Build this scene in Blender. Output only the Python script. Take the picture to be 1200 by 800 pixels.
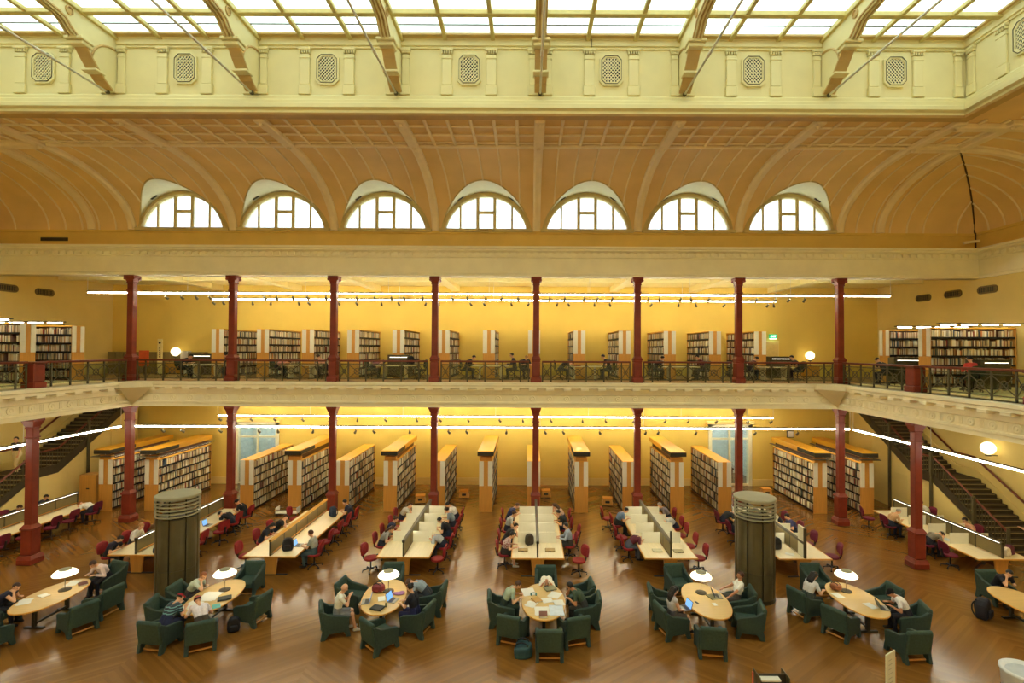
import bpy, bmesh, math, random
import numpy as np
from mathutils import Vector, Matrix

PI = math.pi
rnd = random.Random(7)
scene = bpy.context.scene
col = scene.collection
for _o in list(bpy.data.objects):
    bpy.data.objects.remove(_o)

# ------------------------------------------------------------------ camera, sky, exposure
H = 8.49                                   # eye height above the reading room floor
cam_d = bpy.data.cameras.new('camera')
cam_d.sensor_width = 36.0
cam_d.lens = 18.0
cam_d.shift_x = -20.0 / 1200.0
cam_d.clip_end = 300
cam = bpy.data.objects.new('camera', cam_d)
col.objects.link(cam)
cam.matrix_world = (Matrix.Translation((0, 0, H)) @ Matrix.Rotation(math.radians(90.95), 4, 'X')
                    @ Matrix.Rotation(math.radians(0.26), 4, 'Z'))
scene.camera = cam

world = bpy.data.worlds.new('sky')
scene.world = world
world.use_nodes = True
_wn = world.node_tree
_bg = _wn.nodes['Background']
# overcast sky: three times as bright overhead as at the horizon
_g = _wn.nodes.new('ShaderNodeTexCoord')
_s = _wn.nodes.new('ShaderNodeSeparateXYZ')
_r = _wn.nodes.new('ShaderNodeMapRange')
_r.inputs['From Min'].default_value = 0.0
_r.inputs['From Max'].default_value = 1.0
_r.inputs['To Min'].default_value = 1.25
_r.inputs['To Max'].default_value = 3.75
_bg.inputs[0].default_value = (0.95, 0.98, 1.0, 1)
_wn.links.new(_g.outputs['Generated'], _s.inputs[0])
_wn.links.new(_s.outputs[2], _r.inputs['Value'])
_wn.links.new(_r.outputs[0], _bg.inputs[1])

scene.view_settings.view_transform = 'Standard'
scene.view_settings.look = 'None'
scene.view_settings.exposure = 1.1
scene.view_settings.gamma = 1.0
scene.view_settings.use_curve_mapping = False
scene.cycles.use_denoising = True
scene.cycles.max_bounces = 9
scene.cycles.diffuse_bounces = 5
scene.cycles.glossy_bounces = 4
scene.cycles.transparent_max_bounces = 16
scene.cycles.sample_clamp_indirect = 6.0
scene.cycles.caustics_reflective = False
scene.cycles.caustics_refractive = False

TUBE_STRENGTH = 21.0                       # the fluorescent runs of both galleries
LAMP_STRENGTH = 1.1                        # opal shades and globes

# ------------------------------------------------------------------ materials
def lin(c):
    c = c / 255.0
    return c / 12.92 if c <= 0.04045 else ((c + 0.055) / 1.055) ** 2.4

def rgb(r, g, b):
    return (lin(r), lin(g), lin(b), 1.0)

MATS = {}
def mat(name, c, rough=0.6, metal=0.0, noise=0.08, scale=6.0, bump=0.0, spec=0.4, emit=0.0, emit_c=None):
    if name in MATS:
        return MATS[name]
    m = bpy.data.materials.new(name)
    m.use_nodes = True
    nt = m.node_tree
    p = nt.nodes['Principled BSDF']
    base = rgb(*c)
    p.inputs['Roughness'].default_value = rough
    p.inputs['Metallic'].default_value = metal
    p.inputs['Specular IOR Level'].default_value = spec
    p.inputs['Base Color'].default_value = base
    if noise or bump:
        tc = nt.nodes.new('ShaderNodeTexCoord')
        n = nt.nodes.new('ShaderNodeTexNoise')
        n.inputs['Scale'].default_value = scale
        n.inputs['Detail'].default_value = 3
        nt.links.new(tc.outputs['Object'], n.inputs['Vector'])
        if noise:
            r = nt.nodes.new('ShaderNodeValToRGB')
            r.color_ramp.elements[0].position = 0.3
            r.color_ramp.elements[1].position = 0.7
            r.color_ramp.elements[0].color = tuple(v * (1 - noise) for v in base[:3]) + (1,)
            r.color_ramp.elements[1].color = tuple(min(1, v * (1 + noise)) for v in base[:3]) + (1,)
            nt.links.new(n.outputs['Fac'], r.inputs['Fac'])
            nt.links.new(r.outputs['Color'], p.inputs['Base Color'])
        if bump:
            b = nt.nodes.new('ShaderNodeBump')
            b.inputs['Strength'].default_value = bump
            b.inputs['Distance'].default_value = 0.02
            nt.links.new(n.outputs['Fac'], b.inputs['Height'])
            nt.links.new(b.outputs['Normal'], p.inputs['Normal'])
    if emit:
        p.inputs['Emission Color'].default_value = rgb(*(emit_c or c))
        p.inputs['Emission Strength'].default_value = emit
    MATS[name] = m
    return m

def wood(name, c, rough=0.45, streak=0.18, axis=1, spec=0.4):
    """grain running along one axis"""
    if name in MATS:
        return MATS[name]
    m = bpy.data.materials.new(name)
    m.use_nodes = True
    nt = m.node_tree
    p = nt.nodes['Principled BSDF']
    p.inputs['Roughness'].default_value = rough
    p.inputs['Specular IOR Level'].default_value = spec
    tc = nt.nodes.new('ShaderNodeTexCoord')
    mp = nt.nodes.new('ShaderNodeMapping')
    s = [22.0, 22.0, 22.0]
    s[axis] = 1.2
    mp.inputs['Scale'].default_value = s
    n = nt.nodes.new('ShaderNodeTexNoise')
    n.inputs['Scale'].default_value = 1.0
    n.inputs['Detail'].default_value = 4
    r = nt.nodes.new('ShaderNodeValToRGB')
    b = rgb(*c)
    r.color_ramp.elements[0].position = 0.3
    r.color_ramp.elements[1].position = 0.7
    r.color_ramp.elements[0].color = tuple(v * (1 - streak) for v in b[:3]) + (1,)
    r.color_ramp.elements[1].color = tuple(min(1, v * (1 + streak)) for v in b[:3]) + (1,)
    nt.links.new(tc.outputs['Object'], mp.inputs['Vector'])
    nt.links.new(mp.outputs['Vector'], n.inputs['Vector'])
    nt.links.new(n.outputs['Fac'], r.inputs['Fac'])
    nt.links.new(r.outputs['Color'], p.inputs['Base Color'])
    MATS[name] = m
    return m

def glass(name, c, tint=0.9, gloss=0.08, milky=0.0):
    """thin sheet: lets light straight through, tinted, with a little reflection and milkiness"""
    if name in MATS:
        return MATS[name]
    m = bpy.data.materials.new(name)
    m.use_nodes = True
    nt = m.node_tree
    nt.nodes.clear()
    out = nt.nodes.new('ShaderNodeOutputMaterial')
    tr = nt.nodes.new('ShaderNodeBsdfTransparent')
    gl = nt.nodes.new('ShaderNodeBsdfGlossy')
    tl = nt.nodes.new('ShaderNodeBsdfTranslucent')
    gl.inputs['Roughness'].default_value = 0.05
    c = rgb(*c)
    tr.inputs['Color'].default_value = tuple(v * tint for v in c[:3]) + (1,)
    tl.inputs['Color'].default_value = c
    m1 = nt.nodes.new('ShaderNodeMixShader')
    m1.inputs[0].default_value = milky
    m2 = nt.nodes.new('ShaderNodeMixShader')
    m2.inputs[0].default_value = gloss
    tc = nt.nodes.new('ShaderNodeTexCoord')
    n = nt.nodes.new('ShaderNodeTexNoise')
    n.inputs['Scale'].default_value = 1.3
    mx = nt.nodes.new('ShaderNodeMix')
    mx.data_type = 'RGBA'
    mx.inputs[6].default_value = tuple(v * tint for v in c[:3]) + (1,)
    mx.inputs[7].default_value = tuple(v * tint * 0.9 for v in c[:3]) + (1,)
    nt.links.new(tc.outputs['Object'], n.inputs['Vector'])
    nt.links.new(n.outputs['Fac'], mx.inputs[0])
    nt.links.new(mx.outputs[2], tr.inputs['Color'])
    nt.links.new(tr.outputs[0], m1.inputs[1])
    nt.links.new(tl.outputs[0], m1.inputs[2])
    nt.links.new(m1.outputs[0], m2.inputs[1])
    nt.links.new(gl.outputs[0], m2.inputs[2])
    nt.links.new(m2.outputs[0], out.inputs['Surface'])
    MATS[name] = m
    return m

def glow(name, c, strength):
    if name in MATS:
        return MATS[name]
    m = bpy.data.materials.new(name)
    m.use_nodes = True
    nt = m.node_tree
    p = nt.nodes['Principled BSDF']
    p.inputs['Base Color'].default_value = rgb(*c)
    p.inputs['Emission Color'].default_value = rgb(*c)
    p.inputs['Emission Strength'].default_value = strength
    MATS[name] = m
    return m

def floor_material():
    """narrow boards laid in wide chevron bands, waxed"""
    m = bpy.data.materials.new('waxed_boards')
    m.use_nodes = True
    nt = m.node_tree
    N = nt.nodes
    L = nt.links
    p = N['Principled BSDF']
    tc = N.new('ShaderNodeTexCoord')
    sp = N.new('ShaderNodeSeparateXYZ')
    L.new(tc.outputs['Object'], sp.inputs[0])
    def mth(op, a, b=None):
        n = N.new('ShaderNodeMath')
        n.operation = op
        for i, v in enumerate((a, b)):
            if v is None:
                continue
            if isinstance(v, (int, float)):
                n.inputs[i].default_value = v
            else:
                L.new(v, n.inputs[i])
        return n.outputs[0]
    W = 2.5
    tri = mth('PINGPONG', mth('ADD', sp.outputs[0], 0.9), W)         # chevron fold every 2.5 m
    u = mth('ADD', sp.outputs[1], mth('MULTIPLY', tri, 0.75))        # across the boards
    board = mth('FLOOR', mth('DIVIDE', u, 0.11))
    band = mth('FLOOR', mth('DIVIDE', mth('ADD', sp.outputs[0], 0.9), W))
    cb = N.new('ShaderNodeCombineXYZ')
    L.new(board, cb.inputs[0])
    L.new(band, cb.inputs[1])
    wn = N.new('ShaderNodeTexWhiteNoise')
    wn.noise_dimensions = '2D'
    L.new(cb.outputs[0], wn.inputs['Vector'])
    big = N.new('ShaderNodeTexNoise')
    big.inputs['Scale'].default_value = 0.35
    L.new(tc.outputs['Object'], big.inputs['Vector'])
    ramp = N.new('ShaderNodeValToRGB')
    ramp.color_ramp.elements[0].position = 0.0
    ramp.color_ramp.elements[0].color = rgb(112, 73, 28)
    ramp.color_ramp.elements[1].position = 1.0
    ramp.color_ramp.elements[1].color = rgb(152, 106, 46)
    e = ramp.color_ramp.elements.new(0.55)
    e.color = rgb(130, 87, 34)
    fac = mth('ADD', mth('ADD', mth('MULTIPLY', wn.outputs['Value'], 0.42), 0.06), mth('MULTIPLY', big.outputs['Fac'], 0.45))
    L.new(fac, ramp.inputs['Fac'])
    L.new(ramp.outputs['Color'], p.inputs['Base Color'])
    p.inputs['Specular IOR Level'].default_value = 0.75
    rr = mth('ADD', 0.18, mth('MULTIPLY', wn.outputs['Value'], 0.02))
    L.new(rr, p.inputs['Roughness'])
    fr = mth('FRACT', mth('DIVIDE', u, 0.11))
    edge = mth('LESS_THAN', fr, 0.06)
    bp = N.new('ShaderNodeBump')
    bp.invert = True
    bp.inputs['Strength'].default_value = 0.06
    bp.inputs['Distance'].default_value = 0.01
    L.new(edge, bp.inputs['Height'])
    L.new(bp.outputs['Normal'], p.inputs['Normal'])
    return m

def attr_material(name, rough=0.6):
    m = bpy.data.materials.new(name)
    m.use_nodes = True
    nt = m.node_tree
    a = nt.nodes.new('ShaderNodeAttribute')
    a.attribute_name = 'Col'
    n = nt.nodes.new('ShaderNodeTexNoise')
    n.inputs['Scale'].default_value = 40
    mx = nt.nodes.new('ShaderNodeMix')
    mx.data_type = 'RGBA'
    mx.blend_type = 'MULTIPLY'
    mx.inputs[0].default_value = 0.25
    nt.links.new(a.outputs['Color'], mx.inputs[6])
    nt.links.new(n.outputs['Color'], mx.inputs[7])
    p = nt.nodes['Principled BSDF']
    p.inputs['Roughness'].default_value = rough
    nt.links.new(mx.outputs[2], p.inputs['Base Color'])
    return m

CEILC = mat('gallery_ceiling_paint', (242, 230, 168), 0.7, noise=0.03, scale=0.7)
CREAM = mat('cream_plaster', (228, 216, 164), 0.7, noise=0.03, scale=1.5)
TRIMC = mat('cornice_paint', (244, 234, 194), 0.6, noise=0.04, scale=1.5)
COVE = mat('vault_bounce_tone', (233, 199, 134), 0.65, noise=0.06, scale=0.8)  # cream plaster with warm bounced light put into its colour
COVE_RIB = mat('vault_rib_paint', (242, 222, 176), 0.6, noise=0.05, scale=2)
BAND = mat('ochre_band', (226, 192, 104), 0.65, noise=0.05, scale=1.2)
GOLD = mat('gold_wall_paint', (229, 198, 96), 0.75, noise=0.04, scale=0.7)
PALE = mat('pale_gold_paint', (233, 209, 130), 0.7, noise=0.04, scale=0.7)
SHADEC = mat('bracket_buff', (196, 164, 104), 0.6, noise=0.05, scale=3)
RED = mat('oxblood_paint', (128, 50, 33), 0.4, noise=0.12, scale=4, spec=0.35)
IRON = mat('painted_iron', (84, 76, 50), 0.5, noise=0.1, scale=8)
HANDRAIL = mat('dark_red_rail', (112, 50, 32), 0.35, noise=0.1, scale=6)
ORANGE = wood('orange_veneer', (210, 152, 72), 0.4, 0.08, axis=2)
ORANGE_H = wood('orange_veneer_long', (228, 168, 48), 0.4, 0.07, axis=1)
TAN = wood('tan_veneer', (206, 146, 66), 0.45, 0.08, axis=2)
WHITE = mat('white_laminate', (232, 228, 210), 0.5, noise=0.02)
DARKWOOD = wood('dark_shelf_wood', (92, 56, 30), 0.5, 0.15, axis=1)
DARK = mat('near_black', (28, 25, 22), 0.5, noise=0.1)
GRILLE = mat('dark_grille', (52, 46, 34), 0.5, noise=0.1, scale=20)
DESKTOP = wood('pale_desk_laminate', (240, 224, 182), 0.35, 0.05, axis=1)
LIPPING = wood('desk_lipping', (224, 160, 62), 0.4, 0.08, axis=1)
OVALTOP = wood('oval_top_veneer', (216, 182, 116), 0.3, 0.07, axis=0)
SCREEN = mat('olive_screen_cloth', (124, 110, 70), 0.7, noise=0.08, scale=30)
SCREENFRAME = mat('dark_olive_frame', (72, 64, 42), 0.4, noise=0.08)
DIVIDER = mat('off_white_divider', (236, 232, 208), 0.5, noise=0.02)
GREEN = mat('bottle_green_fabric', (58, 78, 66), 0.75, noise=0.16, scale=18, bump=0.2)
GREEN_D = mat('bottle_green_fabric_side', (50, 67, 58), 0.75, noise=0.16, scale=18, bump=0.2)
CRIMSON = mat('crimson_fabric', (142, 30, 32), 0.7, noise=0.14, scale=18, bump=0.2)
PLUM = mat('plum_fabric', (108, 22, 48), 0.7, noise=0.14, scale=18, bump=0.2)
BLACKP = mat('black_plastic', (26, 24, 24), 0.4, noise=0.1)
CHROME = mat('chrome', (190, 186, 176), 0.2, metal=1.0, noise=0.03)
BRONZE = mat('bronze_metal', (98, 90, 62), 0.33, metal=0.35, noise=0.1, scale=3)
BRONZE_D = mat('bronze_metal_dark', (56, 50, 34), 0.4, metal=0.3, noise=0.1, scale=3)
KIOSKTOP = mat('kiosk_cap_paint', (150, 146, 116), 0.5, noise=0.05, scale=3)
CARPET = mat('dark_stair_carpet', (70, 60, 44), 0.9, noise=0.25, scale=30, bump=0.3)
STRINGER = mat('stair_stringer_paint', (66, 56, 36), 0.6, noise=0.1)
PAPER = mat('white_paper', (238, 236, 224), 0.7, noise=0.02)
RODC = mat('white_tie_rod', (226, 222, 204), 0.45, noise=0.05)
TUBE = glow('fluorescent_tube', (255, 250, 226), TUBE_STRENGTH)
STRIP = glow('desk_strip_light', (255, 246, 222), 2.4)
BAYSTRIP = glow('bay_strip_light', (255, 248, 228), 20.0)
OPAL = glow('lit_opal_shade', (255, 246, 216), LAMP_STRENGTH)
GLOBE = glow('lit_globe', (255, 242, 196), LAMP_STRENGTH)
SKYGLASS = glass('laylight_glass', (236, 246, 240), 0.6, 0.06, 0.45)
WINGLASS = glass('lunette_glass', (236, 246, 255), 0.8, 0.06, 0.3)
DOORGLASS = glass('door_glass', (246, 250, 248), 0.98, 0.1)
RAILGLASS = glass('balcony_glass', (240, 246, 236), 0.99, 0.05)

# ------------------------------------------------------------------ mesh building
class MB:
    def __init__(self):
        self.v = []
        self.f = []

    def add(self, vs, fs):
        n = len(self.v)
        self.v += [tuple(p) for p in vs]
        self.f += [tuple(i + n for i in q) for q in fs]
        return self

    def box(self, x0, x1, y0, y1, z0, z1):
        vs = [(x0, y0, z0), (x1, y0, z0), (x1, y1, z0), (x0, y1, z0), (x0, y0, z1), (x1, y0, z1), (x1, y1, z1), (x0, y1, z1)]
        return self.add(vs, [(0, 3, 2, 1), (4, 5, 6, 7), (0, 1, 5, 4), (1, 2, 6, 5), (2, 3, 7, 6), (3, 0, 4, 7)])

    def cbox(self, x0, x1, y0, y1, z0, z1, c=0.02):
        """box with chamfered edges"""
        lo, hi = (x0, y0, z0), (x1, y1, z1)
        ctr = Vector(((x0 + x1) / 2, (y0 + y1) / 2, (z0 + z1) / 2))
        c = min(c, (x1 - x0) * .45, (y1 - y0) * .45, (z1 - z0) * .45)
        vs, idx = [], {}
        S = [(a, b, d) for a in (0, 1) for b in (0, 1) for d in (0, 1)]
        for s in S:
            for ax in range(3):
                p = []
                for k in range(3):
                    e = (lo, hi)[s[k]][k]
                    p.append(e if k == ax else e + (c if s[k] == 0 else -c))
                idx[s, ax] = len(vs)
                vs.append(tuple(p))
        fs = []
        for ax in range(3):
            o = [k for k in range(3) if k != ax]
            for sg in (0, 1):
                q = []
                for a, b in ((0, 0), (1, 0), (1, 1), (0, 1)):
                    s = [0, 0, 0]
                    s[ax] = sg
                    s[o[0]] = a
                    s[o[1]] = b
                    q.append(idx[tuple(s), ax])
                fs.append(q)
            a, b = o
            for sa in (0, 1):
                for sb in (0, 1):
                    s0, s1 = [0] * 3, [0] * 3
                    s0[a] = s1[a] = sa
                    s0[b] = s1[b] = sb
                    s0[ax], s1[ax] = 0, 1
                    fs.append([idx[tuple(s0), a], idx[tuple(s1), a], idx[tuple(s1), b], idx[tuple(s0), b]])
        for s in S:
            fs.append([idx[s, 0], idx[s, 1], idx[s, 2]])
        out = []
        for q in fs:
            P = [Vector(vs[i]) for i in q]
            nrm = (P[1] - P[0]).cross(P[2] - P[0])
            out.append(tuple(q) if nrm.dot(sum(P, Vector()) / len(P) - ctr) > 0 else tuple(reversed(q)))
        return self.add(vs, out)

    def prism(self, pts, axis, a, b):
        """polygon pts (two coords, the axes left over in order) extruded along axis from a to b"""
        def mk(p, t):
            q = list(p)
            q.insert(axis, t)
            return tuple(q)
        n = len(pts)
        vs = [mk(p, a) for p in pts] + [mk(p, b) for p in pts]
        fs = [tuple(range(n))[::-1], tuple(range(n, 2 * n))]
        fs += [(i, (i + 1) % n, n + (i + 1) % n, n + i) for i in range(n)]
        return self.add(vs, fs)

    def frustum(self, p0, h0, p1, h1):
        """square tapered block between two centres with half sizes h0, h1 (pairs)"""
        vs = [(p0[0] + sx * h0[0], p0[1] + sy * h0[1], p0[2]) for sx, sy in ((-1, -1), (1, -1), (1, 1), (-1, 1))]
        vs += [(p1[0] + sx * h1[0], p1[1] + sy * h1[1], p1[2]) for sx, sy in ((-1, -1), (1, -1), (1, 1), (-1, 1))]
        return self.add(vs, [(3, 2, 1, 0), (4, 5, 6, 7), (0, 1, 5, 4), (1, 2, 6, 5), (2, 3, 7, 6), (3, 0, 4, 7)])

    def tube(self, p0, p1, r0, r1=None, n=8, caps=True):
        r1 = r0 if r1 is None else r1
        p0, p1 = Vector(p0), Vector(p1)
        d = (p1 - p0).normalized()
        a = d.orthogonal().normalized()
        b = d.cross(a)
        vs = []
        for p, r in ((p0, r0), (p1, r1)):
            for i in range(n):
                t = 2 * PI * i / n
                vs.append(p + a * (r * math.cos(t)) + b * (r * math.sin(t)))
        fs = [(i, (i + 1) % n, n + (i + 1) % n, n + i) for i in range(n)]
        if caps:
            fs += [tuple(range(n))[::-1], tuple(range(n, 2 * n))]
        return self.add(vs, fs)

    def lathe(self, prof, n=20, c=(0, 0, 0)):
        """profile of (r, z) turned round the z axis"""
        vs, fs = [], []
        for r, z in prof:
            for i in range(n):
                t = 2 * PI * i / n
                vs.append((c[0] + r * math.cos(t), c[1] + r * math.sin(t), c[2] + z))
        for k in range(len(prof) - 1):
            for i in range(n):
                j = (i + 1) % n
                fs.append((k * n + i, k * n + j, (k + 1) * n + j, (k + 1) * n + i))
        fs.append(tuple(range(n))[::-1])
        fs.append(tuple(range((len(prof) - 1) * n, len(prof) * n)))
        return self.add(vs, fs)

    def ring(self, prof, n=28, z=0.0):
        """closed profile of (r, z) turned round the z axis"""
        vs, fs = [], []
        k_ = len(prof)
        for r, h in prof:
            for i in range(n):
                t = 2 * PI * i / n
                vs.append((r * math.cos(t), r * math.sin(t), z + h))
        for k in range(k_):
            kk = (k + 1) % k_
            for i in range(n):
                j = (i + 1) % n
                fs.append((k * n + i, k * n + j, kk * n + j, kk * n + i))
        return self.add(vs, fs)

    def ball(self, c, r, n=12, m=8):
        """ellipsoid; r is a number or three radii"""
        r = (r, r, r) if isinstance(r, (int, float)) else r
        vs = [(c[0], c[1], c[2] - r[2])]
        for k in range(1, m):
            t = -PI / 2 + PI * k / m
            for i in range(n):
                a = 2 * PI * i / n
                vs.append((c[0] + r[0] * math.cos(t) * math.cos(a), c[1] + r[1] * math.cos(t) * math.sin(a), c[2] + r[2] * math.sin(t)))
        vs.append((c[0], c[1], c[2] + r[2]))
        fs = [(0, 1 + (i + 1) % n, 1 + i) for i in range(n)]
        for k in range(m - 2):
            for i in range(n):
                j = (i + 1) % n
                fs.append((1 + k * n + i, 1 + k * n + j, 1 + (k + 1) * n + j, 1 + (k + 1) * n + i))
        t = len(vs) - 1
        fs += [(t, 1 + (m - 2) * n + i, 1 + (m - 2) * n + (i + 1) % n) for i in range(n)]
        return self.add(vs, fs)

    def sweep(self, prof, path, closed_prof=True):
        """profile of (out, z) swept along a level polyline with mitred corners; 'out' is to the left of the path"""
        pts = [Vector((p[0], p[1])) for p in path]
        vs, fs = [], []
        n = len(prof)
        for i, p in enumerate(pts):
            d0 = (p - pts[i - 1]).normalized() if i > 0 else None
            d1 = (pts[i + 1] - p).normalized() if i < len(pts) - 1 else None
            d0 = d0 or d1
            d1 = d1 or d0
            n0, n1 = Vector((-d0.y, d0.x)), Vector((-d1.y, d1.x))
            mt = (n0 + n1).normalized()
            k = 1.0 / max(0.2, mt.dot(n0))
            for o, z in prof:
                q = p + mt * (o * k)
                vs.append((q.x, q.y, z))
        for i in range(len(pts) - 1):
            for j in range(n if closed_prof else n - 1):
                jj = (j + 1) % n
                fs.append((i * n + j, (i + 1) * n + j, (i + 1) * n + jj, i * n + jj))
        if closed_prof:
            fs += [tuple(range(n)), tuple(range((len(pts) - 1) * n, len(pts) * n))[::-1]]
        return self.add(vs, fs)

    def xf(self, M, start=0):
        self.v = self.v[:start] + [tuple(M @ Vector(p)) for p in self.v[start:]]
        return self

    def mesh(self, name, m, smooth=False, bevel=0.0, fix=False):
        me = bpy.data.meshes.new(name)
        me.from_pydata(self.v, [], self.f)
        if bevel or fix:
            bm = bmesh.new()
            bm.from_mesh(me)
            bmesh.ops.recalc_face_normals(bm, faces=bm.faces)
            if bevel:
                es = [e for e in bm.edges if len(e.link_faces) == 2 and e.calc_face_angle(0) > 0.6]
                bmesh.ops.bevel(bm, geom=es, offset=bevel, segments=2, profile=0.5, affect='EDGES', clamp_overlap=True)
            bm.to_mesh(me)
            bm.free()
        if m:
            me.materials.append(m)
        if smooth:
            me.polygons.foreach_set('use_smooth', [True] * len(me.polygons))
        me.update()
        return me

    def build(self, name, m, parent=None, smooth=False, bevel=0.0, fix=False):
        return link(name, self.mesh(name, m, smooth, bevel, fix), parent)

def link(name, data, parent=None):
    o = bpy.data.objects.new(name, data)
    col.objects.link(o)
    if parent is not None:
        o.parent = parent
    return o

def tag(o, label, cat, group=None, kind=None):
    o['label'] = label
    o['category'] = cat
    if group:
        o['group'] = group
    if kind:
        o['kind'] = kind
    return o

def thing(name, label, cat, loc=(0, 0, 0), rot=0.0, group=None):
    o = link(name, None)
    o.location = loc
    o.rotation_euler = (0, 0, rot)
    return tag(o, label, cat, group)

def struct(o):
    o['kind'] = 'structure'
    return o

KIDS = {}
def children(o):
    if o.name not in KIDS:
        KIDS[o.name] = [c for c in bpy.data.objects if c.parent == o]
    return KIDS[o.name]

def dup(o, loc, rot=None, label=None, group=None, parent=None, keep=None):
    """a copy of a thing with copies of its parts and sub-parts"""
    c = o.copy()
    col.objects.link(c)
    if parent is not None:
        c.parent = parent
    else:
        c.location = loc
        if rot is not None:
            c.rotation_euler = (0, 0, rot)
    if label:
        c['label'] = label
    if group:
        c['group'] = group
    for ch in children(o):
        dup(ch, None, parent=c)
    return c

class Proto:
    """first use moves the original, later uses copy it"""
    def __init__(self, root):
        self.root = root
        self.used = False
    def put(self, loc, rot, label, group=None):
        if not self.used:
            self.used = True
            o = self.root
            self.loc0 = None
            o.location = loc
            o.rotation_euler = (0, 0, rot)
            o['label'] = label
            if group:
                o['group'] = group
            children(o)
            return o
        return dup(self.root, loc, rot, label, group)

ORD = ['first', 'second', 'third', 'fourth', 'fifth', 'sixth', 'seventh', 'eighth', 'ninth', 'tenth', 'eleventh', 'twelfth',
       'thirteenth', 'fourteenth', 'fifteenth', 'sixteenth', 'seventeenth', 'eighteenth', 'nineteenth', 'twentieth']
def facing(deg):
    """facing 0 looks away from the camera (+Y), 90 looks to the right (+X)"""
    return -math.radians(deg)
def words_for(n):
    if n <= 20:
        return ORD[n - 1]
    t = {2: 'twenty', 3: 'thirty', 4: 'forty', 5: 'fifty', 6: 'sixty', 7: 'seventy', 8: 'eighty', 9: 'ninety'}
    u = n % 10
    return t[n // 10] + '-' + ORD[u - 1] if u else t[n // 10][:-1] + 'ieth'


# ------------------------------------------------------------------ dimensions of the hall
COLX = [0.35 + 5.0 * (i - 4) for i in range(8)]      # the back row of columns
YC = 25.3                                            # its distance
XL, XR, YB, YF = -26.37, 22.07, 32.4, -7.1           # outer walls
CL, CR = -19.65, 15.35                               # column lines along the sides
ZB = 6.9                                             # balcony floor
ZS = 14.35                                           # springing of the vault
ZV = 16.75                                           # flat of the vault
VA, VB_ = 4.8, ZV - ZS                               # its quarter ellipse
LX0, LX1, LY0, LY1, LZ = CL, CR, 7.4, 17.9, 19.45    # lantern
DOORX = [(-18.4, -15.85), (11.45, 13.95)]
DOORZ = 3.74

# ------------------------------------------------------------------ floor, walls, ceilings
fl = MB().box(XL - .3, XR + .3, YF - .3, 36.2, -0.3, 0).build('floor', floor_material())
struct(fl)

def wall_with_holes(name, x0, x1, y0, y1, z0, z1, holes, m):
    b = MB()
    xs = x0
    for hx0, hx1, hz1 in holes:
        b.box(xs, hx0, y0, y1, z0, z1)
        b.box(hx0, hx1, y0, y1, hz1, z1)
        xs = hx1
    b.box(xs, x1, y0, y1, z0, z1)
    return struct(b.build(name, m))

wall_back = wall_with_holes('wall_back', XL - .3, XR + .3, YB, YB + .3, 0, 12.6, [(a, b, DOORZ) for a, b in DOORX], GOLD)
wall_left = struct(MB().box(XL - .3, XL, YF, YB, 0, ZS).build('wall_left', PALE))
wall_right = struct(MB().box(XR, XR + .3, YF, YB, 0, ZS).build('wall_right', PALE))
wall_front = struct(MB().box(XL - .3, XR + .3, YF - .3, YF, 0, 12.6).build('wall_front', GOLD))
struct(MB().box(XL, XR, YC + .1, YB, 12.5, 12.7).build('ceiling', CEILC))
struct(MB().box(XL, XR, YF, -.1, 12.5, 12.7).build('ceiling_front', CEILC))
# beams of the upper gallery ceiling, one behind every column
cb = struct(MB().box(XL, XR, 28.6, 28.9, 12.3, 12.5).build('ceiling_beam', CEILC))
for x in COLX:
    MB().box(x - .25, x + .25, YC + .3, YB, 12.18, 12.5).build('beam', CEILC, cb)

# balcony slab, open where the stairs rise
slab = MB()
slab.box(CL + .2, CR - .2, YC - .2, YB, 5.9, ZB)
for x0, x1, xi, sgn in ((CR - .2, XR, 19.9, 1), (XL, CL + .2, -24.3, -1)):
    slab.box(x0, x1, -2.0, 29.4, 5.9, ZB)
    if sgn > 0:
        slab.box(x0, xi, 29.4, YB, 5.9, ZB)
    else:
        slab.box(xi, x1, 29.4, YB, 5.9, ZB)
slab.box(CL + .2, CR - .2, YF, .2, 5.9, ZB)
struct(slab.build('floor_balcony', CEILC))
struct(MB().box(XL, XR, YC - .1, YB, ZB, ZB + .012).build('floor_carpet', mat('balcony_carpet', (156, 124, 74), 0.85, noise=.15, scale=10)))

bb = struct(MB().box(XL, DOORX[0][0] - .2, YB - .05, YB, 0, .42).build('baseboard_back', PALE))
MB().box(DOORX[0][1] + .2, DOORX[1][0] - .2, YB - .05, YB, 0, .42).build('board', PALE, bb)
MB().box(DOORX[1][1] + .2, XR, YB - .05, YB, 0, .42).build('board', PALE, bb)
for z in (.46, .30):
    MB().box(DOORX[0][1] + .2, DOORX[1][0] - .2, YB - .075, YB - .05, z - .03, z).build('moulding', PALE, bb)
struct(MB().box(XR - .05, XR, 0, 21, 0, .4).build('baseboard_right', PALE))
struct(MB().box(XL, XL + .05, 0, 21, 0, .4).build('baseboard_left', PALE))

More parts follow.
